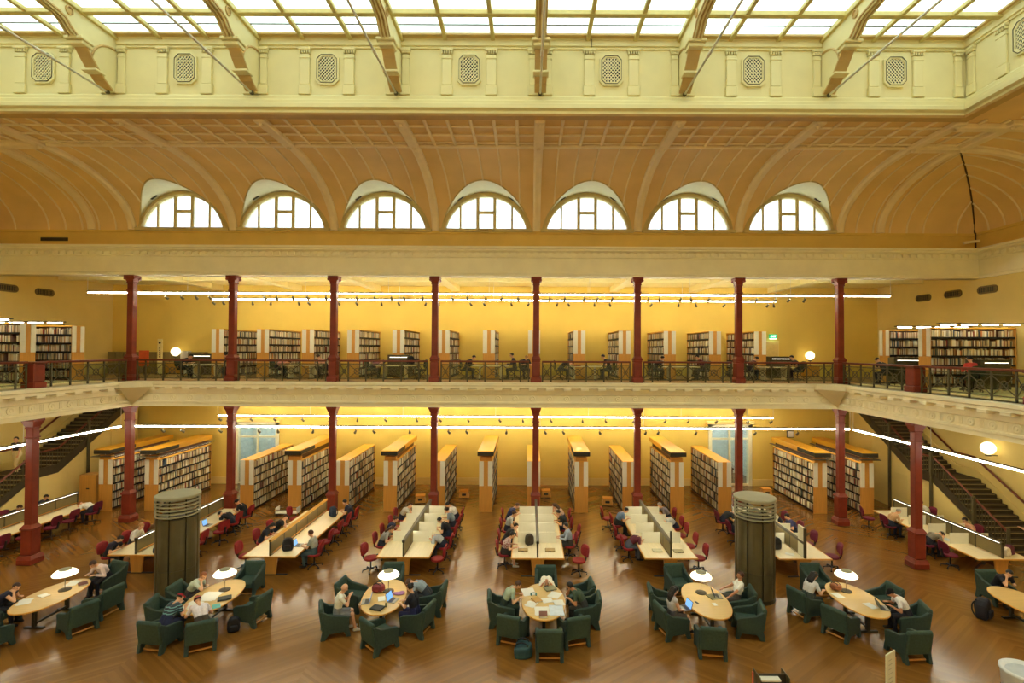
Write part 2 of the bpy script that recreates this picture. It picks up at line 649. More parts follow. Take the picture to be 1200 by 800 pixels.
# ------------------------------------------------------------------ balcony front: cornice, brackets, roundels
INNER = [(CR - .25, -2.0), (CR - .25, YC - .25), (CL + .25, YC - .25), (CL + .25, -2.0)]
bal = [(-.5, 5.68), (.05, 5.68), (.05, 5.84), (.11, 5.86), (.11, 5.94), (.05, 5.97), (.05, 6.27), (.11, 6.31), (.13, 6.57),
       (.42, 6.64), (.42, 6.74), (.47, 6.78), (.47, 6.9), (-.5, 6.9)]
t1 = struct(MB().sweep(bal, INNER).build('trim_1', TRIMC, fix=True))
mod = MB().cbox(-.19, .19, -.30, 0, 0, .13, .015).mesh('modillion', TRIMC)
ros = MB().lathe([(.15, 0), (.15, .03), (.11, .045), (.06, .03), (.05, .05)], 14)
ros.xf(Matrix.Rotation(PI / 2, 4, 'X'))
rosm = ros.mesh('roundel', TRIMC, smooth=False)
tri = MB()
for k in (-.06, 0, .06):
    tri.box(k - .02, k + .02, -.025, 0, 0, .26)
trim_ = tri.mesh('groove_block', TRIMC)
def along(p0, p1, ang, step, off=0.0):
    """children of the balcony cornice, set out along one side"""
    L = (Vector(p1) - Vector(p0)).length
    d = (Vector(p1) - Vector(p0)).normalized()
    n = int(L / step)
    for k in range(n):
        s = off + step * (k + .5)
        if s > L - .3:
            break
        p = Vector(p0) + d * s
        nrm = Vector((math.sin(ang), -math.cos(ang)))
        for nm, me, out, z, ds in (('modillion', mod, .13, 6.52, 0), ('roundel', rosm, .05, 6.12, 0)):
            o = link(nm, me, t1)
            q = p + nrm * out + d * ds
            o.location = (q.x, q.y, z)
            o.rotation_euler = (0, 0, ang)
        if ang != 0:
            o = link('groove_block', trim_, t1)
            q = p + nrm * .05 + d * (step / 2)
            o.location = (q.x, q.y, 5.99)
            o.rotation_euler = (0, 0, ang)
along((CL + .25, YC - .25), (CR - .25, YC - .25), 0, 5.0 / 6)
along((CR - .25, YC - .25), (CR - .25, 9.0), -PI / 2, 5.0 / 6, .5)
along((CL + .25, YC - .25), (CL + .25, 9.0), PI / 2, 5.0 / 6, .5)
# splayed corner pieces: wide at the top, dying into the column head
for sx, cx in ((1, CL), (-1, CR)):
    x, y = cx + sx * .25, YC - .25
    A = (x + sx * .02, y - 1.25, 6.88)
    B = (x + sx * 1.25, y - .02, 6.88)
    C = (x + sx * .02, y - .02, 5.72)
    T = (x - sx * .2, y + .2, 6.88)
    A1 = (x + sx * .45, y - 1.35, 6.88)
    B1 = (x + sx * 1.35, y - .45, 6.88)
    A2, B2 = (A1[0], A1[1], 6.66), (B1[0], B1[1], 6.66)
    o = MB().add([A1, B1, B2, A2, C, T], [(0, 1, 2, 3), (3, 2, 4), (0, 3, 4), (1, 4, 2), (0, 4, 5), (1, 5, 4), (0, 5, 1)]).build('corner_splay', TRIMC, t1, fix=True)

# ------------------------------------------------------------------ upper entablature and ochre band
UP = [(XR - .02, -2.0), (XR - .02, YC - .25), (XL + .02, YC - .25), (XL + .02, -2.0)]
ent = [(-.35, 12.08), (.10, 12.08), (.10, 12.2), (.02, 12.24), (.02, 12.98), (.08, 13.02), (.08, 13.22), (.34, 13.3), (.34, 13.36), (.42, 13.4),
       (.42, 13.5), (-.35, 13.5)]
t2 = struct(MB().sweep(ent, UP).build('trim_2', TRIMC, fix=True))
dn = MB()
x = XL + .3
while x < XR - .3:
    dn.box(x, x + .2, YC - .25 - .16, YC - .25 - .07, 13.08, 13.24)
    x += .36
y = YC - .6
while y > 9:
    dn.box(XR - .2, XR - .08, y - .2, y, 13.08, 13.24)
    dn.box(XL + .08, XL + .2, y - .2, y, 13.08, 13.24)
    y -= .36
dn.build('dentil_row', TRIMC, t2)['kind'] = 'stuff'
struct(MB().box(XL, XR, YC - .05, YC + .3, 12.08, 13.5).build('wall_lintel', TRIMC))
b3 = struct(MB().sweep([(-.3, 13.45), (0, 13.45), (0, 14.22), (.06, 14.24), (.06, 14.34), (-.3, 14.34)],
                       [(XR - .03, -.3), (XR - .03, YC - .02), (XL + .03, YC - .02), (XL + .03, -.3)]).build('wall_band', BAND, fix=True))
struct(MB().box(XL, XR, -.3, 0.0, 12.08, ZS).build('wall_lintel_front', TRIMC))
vg = tag(MB().cbox(-24.2, -22.85, YC - .06, YC - .02, 13.78, 13.95, .01).build('air_slot', GRILLE), 'long dark air slot in the ochre band under the vault', 'vent')

# ------------------------------------------------------------------ vault: cove with seven lunettes, ribs and battens
LUN = [COLX[i] + 2.5 for i in range(7)]
LR, LZC = 2.25, 14.03
def cove_pt(t):
    return VA * (1 - math.cos(t)), ZS + VB_ * math.sin(t)
def cove_nrm(t):
    n = Vector((VB_ * math.cos(t), -VA * math.sin(t)))       # (d, z), into the hall
    return n.normalized()
def t_open(dx):
    """where the vault starts above a lunette"""
    if abs(dx) >= math.sqrt(LR * LR - (ZS - LZC) ** 2):
        return 0.0
    return math.asin(min(1, (LZC + math.sqrt(LR * LR - dx * dx) - ZS) / VB_))
SIDES = {
    'back': (XL, XR, lambda s, d: (s, YC - d)),
    'front': (XL, XR, lambda s, d: (s, d)),
    'right': (0.0, YC, lambda s, d: (XR - d, s)),
    'left': (0.0, YC, lambda s, d: (XL + d, s)),
}
def t_limit(side, s):
    s0, s1, _ = SIDES[side]
    m = min(s - s0, s1 - s)
    return PI / 2 if m >= VA else math.acos(max(-1, 1 - m / VA))
def cove_mesh(side):
    s0, s1, f = SIDES[side]
    xs = set()
    n = 90 if side in ('back',) else 50
    for k in range(n + 1):
        xs.add(round(s0 + (s1 - s0) * k / n, 4))
    for k in range(25):                                          # finer in the mitres
        xs.add(round(s0 + VA * k / 24, 4))
        xs.add(round(s1 - VA * k / 24, 4))
    if side == 'back':
        w = math.sqrt(LR * LR - (ZS - LZC) ** 2)
        for c in LUN:
            for k in range(25):
                xs.add(round(c - w * math.cos(PI * k / 24), 4))
    xs = sorted(xs)
    b = MB()
    nt = 18
    for s in xs:
        ta = 0.0
        if side == 'back':
            for c in LUN:
                if abs(s - c) < LR:
                    ta = max(ta, t_open(s - c))
        tb = max(t_limit(side, s), ta)
        for k in range(nt + 1):
            t = ta + (tb - ta) * k / nt
            d, z = cove_pt(t)
            x, y = f(s, d)
            b.v.append((x, y, z))
    for i in range(len(xs) - 1):
        for k in range(nt):
            a = i * (nt + 1) + k
            b.f.append((a, a + 1, a + nt + 2, a + nt + 1))
    return b
vault = struct(cove_mesh('back').build('ceiling_vault', COVE, smooth=True))
for s in ('right', 'left', 'front'):
    cove_mesh(s).build('vault_side', COVE, vault, smooth=True)
flat = MB()
fx0, fx1, fy0, fy1 = XL + VA, XR - VA, VA, YC - VA
for q in ((fx0, fx1, LY1, fy1), (fx0, fx1, fy0, LY0), (fx0, LX0, LY0, LY1), (LX1, fx1, LY0, LY1)):
    flat.box(q[0], q[1], q[2], q[3], ZV, ZV + .1)
flat.build('vault_flat', COVE, vault)

def rib(side, s, w, h, t0=0.0, name='rib', m=None):
    """a moulding following the vault's curve at position s, h proud, w wide"""
    t1 = t_limit(side, s)
    if t1 - t0 < .08:
        return
    f = SIDES[side][2]
    n = max(4, int(16 * (t1 - t0) / (PI / 2)))
    b = MB()
    for k in range(n + 1):
        t = t0 + (t1 - t0) * k / n
        d, z = cove_pt(t)
        nr = cove_nrm(t)
        for ds, hh in ((-w / 2, -.02), (-w / 2, h * .6), (-w / 4, h), (w / 4, h), (w / 2, h * .6), (w / 2, -.02)):
            x, y = f(s + ds, d + nr.x * hh)
            b.v.append((x, y, z + nr.y * hh))
    for k in range(n):
        for j in range(6):
            jj = (j + 1) % 6
            b.f.append((k * 6 + j, k * 6 + jj, (k + 1) * 6 + jj, (k + 1) * 6 + j))
    b.f += [tuple(range(6)), tuple(range(n * 6, n * 6 + 6))]
    return b.build(name, m or COVE_RIB, vault, fix=True)

for x in COLX + [COLX[-1] + 2.0, COLX[0] - 2.0]:
    rib('back', x, .36, .2)
    MB().cbox(x - .2, x + .2, LY1 + .1, fy1 + .1, ZV - .2, ZV, .04).build('flat_rib', COVE_RIB, vault)
    for k in (LY1 + .35, fy1 - .1):
        MB().ball((x, k, ZV - .2), .09, 8, 6).build('boss', COVE_RIB, vault)
for i in range(-2, 9):
    for k in range(1, 6):
        s = COLX[0] + 5 * i + k * 5 / 6
        if not XL + .3 < s < XR - .3 or (i in (-1, 7) and k in (2, 3) and False):
            continue
        ta = 0.0
        for c in LUN:
            if abs(s - c) < LR:
                ta = max(ta, t_open(s - c) + .01)
        rib('back', s, .07, .05, ta, 'batten')
        if fx0 < s < fx1:
            MB().cbox(s - .06, s + .06, LY1 + .1, fy1, ZV - .08, ZV, .02).build('flat_batten', COVE_RIB, vault)
for y in (18.75, 19.5, 20.25):
    MB().cbox(fx0, fx1, y - .05, y + .05, ZV - .07, ZV, .02).build('flat_batten', COVE_RIB, vault)
MB().cbox(fx0, fx1, fy1 - .08, fy1 + .08, ZV - .13, ZV - .01, .03).build('flat_moulding', COVE_RIB, vault)
for side in ('right', 'left'):
    for k, s in enumerate([fy1, 20.3 - 1.8, 20.3 - 6.8, 20.3 - 11.8]):
        rib(side, s, .36, .2)
        sx = XR - VA if side == 'right' else XL + VA
        e = LX1 if side == 'right' else LX0
        MB().cbox(min(sx, e), max(sx, e), s - .2, s + .2, ZV - .2, ZV, .04).build('flat_rib', COVE_RIB, vault)
    s = YC - .8
    while s > 8:
        rib(side, s, .07, .05, 0, 'batten')
        s -= 5 / 6
# the dark groin lines where the coves meet
for sx, x0 in ((-1, XR), (1, XL)):
    b = MB()
    pts = []
    for k in range(17):
        d, z = cove_pt(PI / 2 * k / 16)
        pts.append(Vector((x0 + sx * (d + .02), YC - d - .02, z - .015)))
    for a, c in zip(pts, pts[1:]):
        b.tube(a, c, .035, n=6)
    b.build('groin_line', mat('groin_shadow_joint', (74, 52, 26), .7), vault)
struct(MB().tube((XR - .12, YC - .2, 14.35), (XR - .12, YC - .2, 13.5), .03, n=6).build('trim_3', mat('groin_shadow_joint', (74, 52, 26), .7)))
tag(MB().tube((XR - .7, YC - .16, 13.85), (XR - .02, YC - .3, 13.93), .07, n=8).build('wall_bracket', TRIMC), 'short pale fitting across the corner of the ochre band, right', 'fitting')

# lunette windows
def arc(R, n=24, zmin=ZS):
    a0 = math.asin((zmin - LZC) / R)
    return [(R * math.cos(a), LZC + R * math.sin(a)) for a in (a0 + (PI - 2 * a0) * k / n for k in range(n + 1))]
FRAMEC = mat('window_frame_paint', (206, 186, 126), .5, noise=.05)
REVEAL = mat('lunette_reveal_paint', (238, 236, 206), .6, noise=.03)
def window_protos():
    out = {}
    o, i_ = arc(LR), arc(2.04, zmin=14.45)
    f = MB()
    n = len(o)
    for ya, yb, sh in ((YC - .10, YC + .2, 0),):
        vs = [(p[0], ya, p[1]) for p in o] + [(p[0], ya, p[1]) for p in i_] + [(p[0], yb, p[1]) for p in o] + [(p[0], yb, p[1]) for p in i_]
        fs = []
        for k in range(n - 1):
            fs += [(k, k + 1, n + k + 1, n + k), (2 * n + k, 3 * n + k, 3 * n + k + 1, 2 * n + k + 1), (n + k, n + k + 1, 3 * n + k + 1, 3 * n + k), (k, 2 * n + k, 2 * n + k + 1, k + 1)]
        f.add(vs, fs)
    o2, i2 = arc(2.15), arc(2.06)
    vs = [(p[0], YC - .16, p[1]) for p in o2] + [(p[0], YC - .16, p[1]) for p in i2] + [(p[0], YC - .1, p[1]) for p in o2] + [(p[0], YC - .1, p[1]) for p in i2]
    fs = []
    for k in range(n - 1):
        fs += [(k, k + 1, n + k + 1, n + k), (n + k, n + k + 1, 3 * n + k + 1, 3 * n + k), (k, 2 * n + k, 2 * n + k + 1, k + 1)]
    f.add(vs, fs)
    out['frame'] = f.mesh('window_frame', FRAMEC)
    r = MB()
    w = math.sqrt(LR * LR - (ZS - LZC) ** 2)
    m = 40
    for k in range(m + 1):
        dx = -w * math.cos(PI * k / m)
        z = LZC + math.sqrt(max(0, LR * LR - dx * dx))
        d = cove_pt(t_open(dx))[0]
        for q in range(5):
            r.v.append((dx, YC + .1 - (d + .1) * q / 4, z))
    for k in range(m):
        for q in range(4):
            a = k * 5 + q
            r.f.append((a, a + 1, a + 6, a + 5))
    out['reveal'] = r.mesh('reveal', REVEAL, smooth=True)
    e = MB()
    for k in range(m):
        p, q = r.v[k * 5 + 4], r.v[k * 5 + 9]
        e.tube(p, q, .035, n=6, caps=False)
    out['edge'] = e.mesh('edge_bead', FRAMEC)
    out['sill'] = MB().cbox(-2.3, 2.3, YC - .22, YC + .25, 14.3, 14.46, .02).mesh('sill', FRAMEC)
    def bar(x, wd):
        R = 2.08
        return MB().cbox(x - wd / 2, x + wd / 2, YC - .04, YC + .06, 14.45, LZC + math.sqrt(R * R - x * x), .01)
    out['bars'] = [bar(-1.28, .09), bar(-.42, .15), bar(.42, .15), bar(1.28, .09)]
    out['bars'] = [b.mesh('mullion', FRAMEC) for b in out['bars']]
    out['transom'] = MB().cbox(-.36, .36, YC - .04, YC + .06, 15.22, 15.36, .01).mesh('transom', FRAMEC)
    out['latch'] = MB().cbox(-.34, .34, YC - .34, YC - .22, 14.36, 14.43, .01).mesh('vent_flap', FRAMEC)
    def pane(x0, x1, z0=14.45, z1=None):
        pts = [(x0, z0), (x1, z0)]
        if z1 is not None:
            pts += [(x1, z1), (x0, z1)]
        else:
            R = 2.06
            for k in range(7):
                x = x1 + (x0 - x1) * k / 6
                pts.append((x, LZC + math.sqrt(max(0.18, R * R - x * x))))
        return MB().prism(pts, 1, YC + .02, YC + .035).mesh('pane', WINGLASS)
    out['panes'] = [pane(-2.0, -1.32), pane(-1.24, -.49), pane(-.35, .35, 14.45, 15.22), pane(-.35, .35, 15.36), pane(.49, 1.24), pane(1.32, 2.0)]
    sl = MB()                                                  # outside the glass: the slats of an external louvre
    out['slot'] = [MB().cbox(-.17, .17, YC - .40, YC - .30, -.012, .012, .004).mesh('slot', GRILLE)]
    return out
WP = window_protos()
for k, c in enumerate(LUN):
    w = struct(link('window_%d' % (k + 1), WP['frame']))
    w.location = (c, 0, 0)
    link('reveal', WP['reveal'], w)
    link('edge_bead', WP['edge'], w)
    link('sill', WP['sill'], w)
    link('transom', WP['transom'], w)
    link('vent_flap', WP['latch'], w)
    for b in WP['bars']:
        link('mullion', b, w)
    for p in WP['panes']:
        link('pane', p, w)
    for s in (-1, 1):
        o = link('slot', WP['slot'][0], w)
        a = .62 * PI / 2
        o.location = (s * 2.2 * math.cos(a), 0, LZC + 2.23 * math.sin(a))
        o.rotation_euler = (0, s * (PI / 2 - a), 0)

# ------------------------------------------------------------------ lantern: walls, pilasters, vents, brackets, laylight
lw = MB()
lw.box(LX0 - .3, LX1 + .3, LY1, LY1 + .25, ZV, LZ + .1)
lw.box(LX0 - .3, LX1 + .3, LY0 - .25, LY0, ZV, LZ + .1)
lw.box(LX1, LX1 + .25, LY0, LY1, ZV, LZ + .1)
lw.box(LX0 - .25, LX0, LY0, LY1, ZV, LZ + .1)
wl = struct(lw.build('wall_lantern', CREAM))
LPATH = [(LX1, LY0), (LX1, LY1), (LX0, LY1), (LX0, LY0)]
struct(MB().sweep([(-.1, 16.68), (.22, 16.68), (.22, 16.8), (.34, 16.86), (.34, 17.0), (.24, 17.06), (.24, 17.16), (.12, 17.24), (.12, 17.34), (.04, 17.42), (-.1, 17.42)], LPATH).build('trim_4', CREAM, fix=True))
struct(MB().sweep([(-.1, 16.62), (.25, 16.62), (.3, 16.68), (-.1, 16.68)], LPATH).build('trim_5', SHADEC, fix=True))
struct(MB().sweep([(-.1, 19.08), (.06, 19.08), (.06, 19.14), (.12, 19.16), (.12, 19.36), (.2, 19.42), (.2, 19.5), (-.1, 19.5)], LPATH).build('trim_6', CREAM, fix=True))
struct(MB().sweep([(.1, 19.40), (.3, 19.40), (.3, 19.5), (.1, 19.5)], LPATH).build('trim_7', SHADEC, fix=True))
pil = {}
for nm, w in (('wide', .17), ('slim', .12)):
    s = MB().cbox(-w, w, -.09, 0, 17.78, 18.86, .015).mesh('shaft', CREAM)
    ca = MB().cbox(-w - .05, w + .05, -.15, 0, 18.98, 19.08, .015)
    for k in range(5):
        x = (-w) + (2 * w) * k / 4
        ca.cbox(x - .022, x + .022, -.13, 0, 18.88, 18.98, .008)
    ca.cbox(-w - .02, w + .02, -.11, 0, 18.70, 18.74, .008)
    ca = ca.mesh('capital', CREAM)
    ba = MB().cbox(-w - .04, w + .04, -.12, 0, 17.42, 17.76, .015).mesh('base', CREAM)
    pil[nm] = (s, ca, ba)
def pilaster(x, y, rot, kind):
    r = struct(link('trim_pilaster', pil[kind][0]))
    r.location = (x, y, 0)
    r.rotation_euler = (0, 0, rot)
    link('capital', pil[kind][1], r)
    link('base', pil[kind][2], r)
for i in range(7):
    for s in (-.78, .78):
        pilaster(LUN[i] + s, LY1, 0, 'wide')
for x in COLX[1:-1]:
    for s in (-.27, .27):
        pilaster(x + s, LY1, 0, 'slim')
pilaster(CR - .3, LY1, 0, 'slim')
pilaster(CR, LY1 - .3, -PI / 2, 'slim')
pilaster(CL + .3, LY1, 0, 'slim')
for y in (16.45, 14.9, 11.5, 9.9):
    pilaster(CR, y, -PI / 2, 'wide')
    pilaster(CL, y, PI / 2, 'wide')
# octagonal vents with lattice
def octo(w, h, c):
    return [(-w + c, -h), (w - c, -h), (w, -h + c), (w, h - c), (w - c, h), (-w + c, h), (-w, h - c), (-w, -h + c)]
vent = thing('lattice_vent', '', 'vent')
oo, ii = octo(.42, .56, .16), octo(.30, .44, .14)
f = MB()
vs = [(p[0], -.08, p[1]) for p in oo] + [(p[0], -.08, p[1]) for p in ii] + [(p[0], 0, p[1]) for p in oo] + [(p[0], 0, p[1]) for p in ii]
fs = []
for k in range(8):
    j = (k + 1) % 8
    fs += [(k, j, 8 + j, 8 + k), (8 + k, 8 + j, 24 + j, 24 + k), (k, 16 + k, 16 + j, j)]
f.add(vs, fs)
f.build('frame', CREAM, vent, fix=True)
f2 = MB()
o2 = octo(.36, .5, .15)
vs = [(p[0], -.1, p[1]) for p in o2] + [(p[0] * .96, -.1, p[1] * .96) for p in o2] + [(p[0], -.08, p[1]) for p in o2] + [(p[0] * .96, -.08, p[1] * .96) for p in o2]
f2.add(vs, fs)
f2.build('bead', IRON, vent, fix=True)
MB().prism(octo(.30, .44, .14), 1, -.02, -.005).build('backing', DARK, vent)
lat = MB()
for k in range(-8, 9):
    for s in (1, -1):
        c = k * .11
        pts = []
        for t in np.linspace(-.9, .9, 90):
            x, z = c + t, s * t * 1.15
            if abs(x) < .30 and abs(z) < .44 and abs(x) + abs(z) < .61:
                pts.append((x, z))
        if len(pts) > 2:
            lat.tube((pts[0][0], -.045 - .008 * s, pts[0][1]), (pts[-1][0], -.045 - .008 * s, pts[-1][1]), .016, n=4)
lat.build('lattice', TRIMC, vent)
VENT = Proto(vent)
for i in range(7):
    VENT.put((LUN[i], LY1 - .001, 18.34), 0, 'octagonal lattice vent between pilasters under the glass roof, %s from the left' % ORD[i], 'lattice vents of the lantern wall')
VENT.put((CR, 15.68, 18.34), -PI / 2, 'octagonal lattice vent on the right return wall of the lantern', 'lattice vents of the lantern wall')

# brackets that carry the roof
prof = [(17.9, 17.44), (17.62, 17.44), (17.3, 17.62), (17.0, 17.86), (16.75, 18.1), (16.52, 18.36), (16.36, 18.48), (16.2, 18.54), (16.02, 18.66),
        (15.84, 18.82), (15.6, 18.90), (15.3, 18.92), (15.0, 18.96), (14.75, 19.08), (14.6, 19.26), (14.55, 19.42), (17.9, 19.42)]
br = struct(MB().prism(prof, 0, -.11, .11).build('trim_bracket', CREAM, fix=True))
def strip(pts, x0, x1, th):
    b = MB()
    for (a, b_) in zip(pts, pts[1:]):
        d = Vector((b_[0] - a[0], b_[1] - a[1])).normalized()
        n = Vector((d.y, -d.x))
        if n.y > 0:
            n = -n
        q = [(a[0], a[1]), (b_[0], b_[1]), (b_[0] + n.x * th, b_[1] + n.y * th), (a[0] + n.x * th, a[1] + n.y * th)]
        b.prism(q, 0, x0, x1)
    return b
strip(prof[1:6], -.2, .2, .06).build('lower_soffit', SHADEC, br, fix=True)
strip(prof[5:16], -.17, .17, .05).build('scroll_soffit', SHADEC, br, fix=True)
for x in (-.13, -.02, .09):
    strip(prof[6:16], x, x + .04, .1).build('fillet', CREAM, br, fix=True)
MB().cbox(-.26, .26, 16.82, 17.22, 17.70, 17.78, .02).build('ledge', CREAM, br)
cp = MB().cbox(-.3, .3, 16.2, 16.72, 18.40, 18.5, .02)
cp.cbox(-.25, .25, 16.3, 16.72, 18.28, 18.4, .02)
cp.build('capital', CREAM, br)
for s in (-1, 1):
    rd = MB().lathe([(.14, 0), (.14, .04), (.1, .05), (.1, .015), (.05, .015)], 16)
    rd.xf(Matrix.Translation((s * .11, 15.95, 19.12)) @ Matrix.Rotation(s * PI / 2, 4, 'Y'))
    rd.build('roundel', SHADEC, br)
    ar = MB()
    for k in range(9):
        a, c = PI * .5 * k / 9, PI * .5 * (k + 1) / 9
        ar.tube((s * .115, 17.75 - .95 * math.sin(a) , 18.15 + .85 * math.cos(a) - .1), (s * .115, 17.75 - .95 * math.sin(c), 18.15 + .85 * math.cos(c) - .1), .04, n=6)
    ar.build('arch_moulding', SHADEC, br)
for k, x in enumerate(COLX[1:-1]):
    if k == 0:
        br.location.x = x
        children(br)
    else:
        dup(br, (x, 0, 0))
for k, x in enumerate(COLX[1:-1]):
    b = MB().tube((0, LY0 + .3, 17.36), (0, LY1 - .3, 17.36), .035, n=8)
    r = tag(b.build('tie_rod', RODC, smooth=True), 'thin white tie rod spanning the lantern from the %s bracket from the left' % ORD[k], 'tie rod', 'tie rods of the lantern')
    r.location.x = x
    MB().ball((0, LY1 - .3, 17.36), .075, 8, 6).build('end_nut', IRON, r)
    MB().tube((0, LY1 - 2.6, 17.36), (0, LY1 - 2.9, 17.36), .05, n=8).build('turnbuckle', RODC, r)

# laylight: bars and panes
sky = struct(MB().cbox(LX0, LX1, LY1 - .35, LY1 - .1, LZ - .06, LZ + .06, .01).build('window_8', SHADEC))
GB = mat('glazing_bar_paint', (206, 188, 120), .5, noise=.05)
rows = [LY1 - .12] + [16.42 - 1.6 * k for k in range(6)]
nx = 21
xs = [LX0 + (LX1 - LX0) * k / nx for k in range(nx + 1)]
barm = MB().cbox(-.07, .07, LY0, LY1 - .1, LZ - .12, LZ + .02, .015).mesh('glazing_bar', GB)
bigm = MB().cbox(-.2, .2, LY0, LY1 - .1, LZ - .16, LZ + .02, .015).mesh('principal_bar', GB)
for k, x in enumerate(xs[1:-1]):
    o = link('glazing_bar' if (k + 1) % 3 else 'principal_bar', barm if (k + 1) % 3 else bigm, sky)
    o.location.x = x
for y in rows[1:]:
    MB().cbox(LX0, LX1, y - .1, y + .1, LZ - .14, LZ + .02, .015).build('cross_bar', GB, sky)
for a_, b_ in zip(rows, rows[1:]):
    MB().box(LX0, LX1, (a_ + b_) / 2 - .014, (a_ + b_) / 2 + .014, LZ - .02, LZ + .03).build('joint_bar', IRON, sky)
pm = {}
cellw = (LX1 - LX0) / nx
for r in range(len(rows) - 1):
    h = (rows[r] - rows[r + 1]) / 2
    for q in range(2):
        key = round(h, 3)
        if key not in pm:
            pm[key] = MB().box(-cellw / 2 + .02, cellw / 2 - .02, -h / 2 + .012, h / 2 - .012, 0, .015).mesh('pane', SKYGLASS)
        y = rows[r] - h * (q + .5)
        for k in range(nx):
            o = link('pane', pm[key], sky)
            o.location = ((xs[k] + xs[k + 1]) / 2, y, LZ + .005)
MB().tube((CR - 13.2, LY1 - .14, 19.42), (CR - 13.2, LY1 - .14, 19.1), .012, n=6).build('cable', IRON, sky)

# ------------------------------------------------------------------ columns
def column_proto(low):
    z0, z1 = (0.0, 5.68) if low else (ZB, 12.08)
    zp = 1.42 if low else ZB + 1.0
    t = thing('iron_column', '', 'column')
    t['kind'] = 'thing'
    pw = .215
    if low:
        b = MB().cbox(-.3, .3, -.3, .3, 0, .24, .03)
        b.frustum((0, 0, .24), (.29, .29), (0, 0, .36), (.23, .23))
        b.build('plinth', RED, t)
        b = MB().cbox(-pw, pw, -pw, pw, .36, zp, .03)
        b.cbox(-.245, .245, -.245, .245, zp - .08, zp, .02)
        b.frustum((0, 0, zp), (.225, .225), (0, 0, zp + .12), (.15, .15))
        b.build('pedestal', RED, t)
    else:
        b = MB().cbox(-.26, .26, -.26, .26, z0, z0 + .22, .03)
        b.frustum((0, 0, z0 + .22), (.25, .25), (0, 0, z0 + .3), (.2, .2))
        b.build('plinth', RED, t)
        b = MB().cbox(-.2, .2, -.2, .2, z0 + .3, zp, .03)
        b.cbox(-.23, .23, -.23, .23, zp + .1, zp + .18, .02)
        b.cbox(-.21, .21, -.21, .21, zp, zp + .1, .02)
        b.frustum((0, 0, zp + .18), (.21, .21), (0, 0, zp + .3), (.145, .145))
        b.build('pedestal', RED, t)
    s = MB()
    w = .15
    zt = z1 - .34
    c_ = w * .84
    prof = [(-w, -c_), (-c_, -w), (c_, -w), (w, -c_), (w, c_), (c_, w), (-c_, w), (-w, c_)]
    s.prism(prof, 2, zp + .1, zt)
    s.build('shaft', RED, t)
    s = MB().cbox(-.18, .18, -.18, .18, zt - .42, zt - .36, .02)
    s.build('collar', RED, t)
    MB().cbox(-.18, .18, -.18, .18, zt - .04, zt + .02, .02).build('collar', RED, t)
    c = MB().frustum((0, 0, zt + .02), (.155, .155), (0, 0, z1 - .1), (.24, .24))
    c.cbox(-.26, .26, -.26, .26, z1 - .1, z1, .02)
    if not low:
        for sx in (-1, 1):
            for sy in (-1, 1):
                c.tube((sx * .2, sy * .24, z1 - .16), (sx * .2, sy * .12, z1 - .16), .07, n=10)
    c.build('capital', RED, t)
    return Proto(t)
PCOL = column_proto(True)
PUP = column_proto(False)
for i, x in enumerate(COLX):
    PCOL.put((x, YC, 0), 0, 'oxblood iron column on the ground floor, back row, %s from the left' % ORD[i], 'lower back row columns')
for i, x in enumerate(COLX):
    PUP.put((x, YC, 0), 0, 'oxblood red iron column on the upper gallery edge, %s from the left' % ORD[i], 'upper gallery columns')
for sx, nm in ((CL, 'left'), (CR, 'right')):
    for k, y in enumerate((20.35, 15.4, 10.45)):
        PCOL.put((sx, y, 0), 0, 'oxblood column under the %s side balcony, %s forward of the back row' % (nm, ORD[k]), 'side balcony columns')
        p = thing('rail_pedestal', 'square oxblood pedestal in the %s balcony railing, %s' % (nm, ('first from the corner', 'second from the corner', 'third from the corner')[k]), 'pedestal', (sx, y, ZB), 0, 'balcony rail pedestals')
        MB().cbox(-.28, .28, -.28, .28, 0, .24, .03).build('plinth', RED, p)
        MB().cbox(-.24, .24, -.24, .24, .24, .96, .03).build('shaft', RED, p)
        MB().cbox(-.28, .28, -.28, .28, .96, 1.04, .02).build('cap', HANDRAIL, p)

# ------------------------------------------------------------------ balcony railing, one per bay
def rail_bay():
    t = thing('balustrade', '', 'railing')
    posts = [.32, .74, 1.61, 2.48, 3.35, 4.22, 4.63]
    MB().cbox(.29, 4.66, -.07, .07, .97, 1.06, .02).build('handrail', HANDRAIL, t)
    MB().cbox(.29, 4.66, -.02, .02, .84, .87, .006).build('top_bar', IRON, t)
    MB().cbox(.29, 4.66, -.02, .02, .14, .17, .006).build('bottom_bar', IRON, t)
    pm_ = MB().cbox(-.03, .03, -.03, .03, 0, 1.0, .006).mesh('post', IRON)
    for x in posts:
        o = link('post', pm_, t)
        o.location.x = x
    for a, b in zip(posts, posts[1:]):
        wide = b - a > .6
        for s in (0, 1):
            z0, z1 = (.17, .84) if s == 0 else (.84, .17)
            MB().tube((a, .008 * (1 - 2 * s), z0), (b, .008 * (1 - 2 * s), z1), .017, n=6).build('cross_bar', IRON, t)
        c = (a + b) / 2
        r = MB()
        R = .15 if wide else .1
        n = 14 if wide else 4
        for k in range(n):
            p, q = 2 * PI * k / n, 2 * PI * (k + 1) / n
            r.tube((c + R * math.cos(p), 0, .505 + R * math.sin(p)), (c + R * math.cos(q), 0, .505 + R * math.sin(q)), .017, n=6, caps=False)
        r.build('ring', IRON, t)
    MB().box(.3, 4.65, .05, .056, .1, .9).build('glass_sheet', RAILGLASS, t)
    return Proto(t)
PRAIL = rail_bay()
for i in range(7):
    PRAIL.put((COLX[i], YC - .02, ZB), 0, 'iron balcony railing with crosses and rings, back gallery, %s bay from the left' % ORD[i], 'back gallery railings')
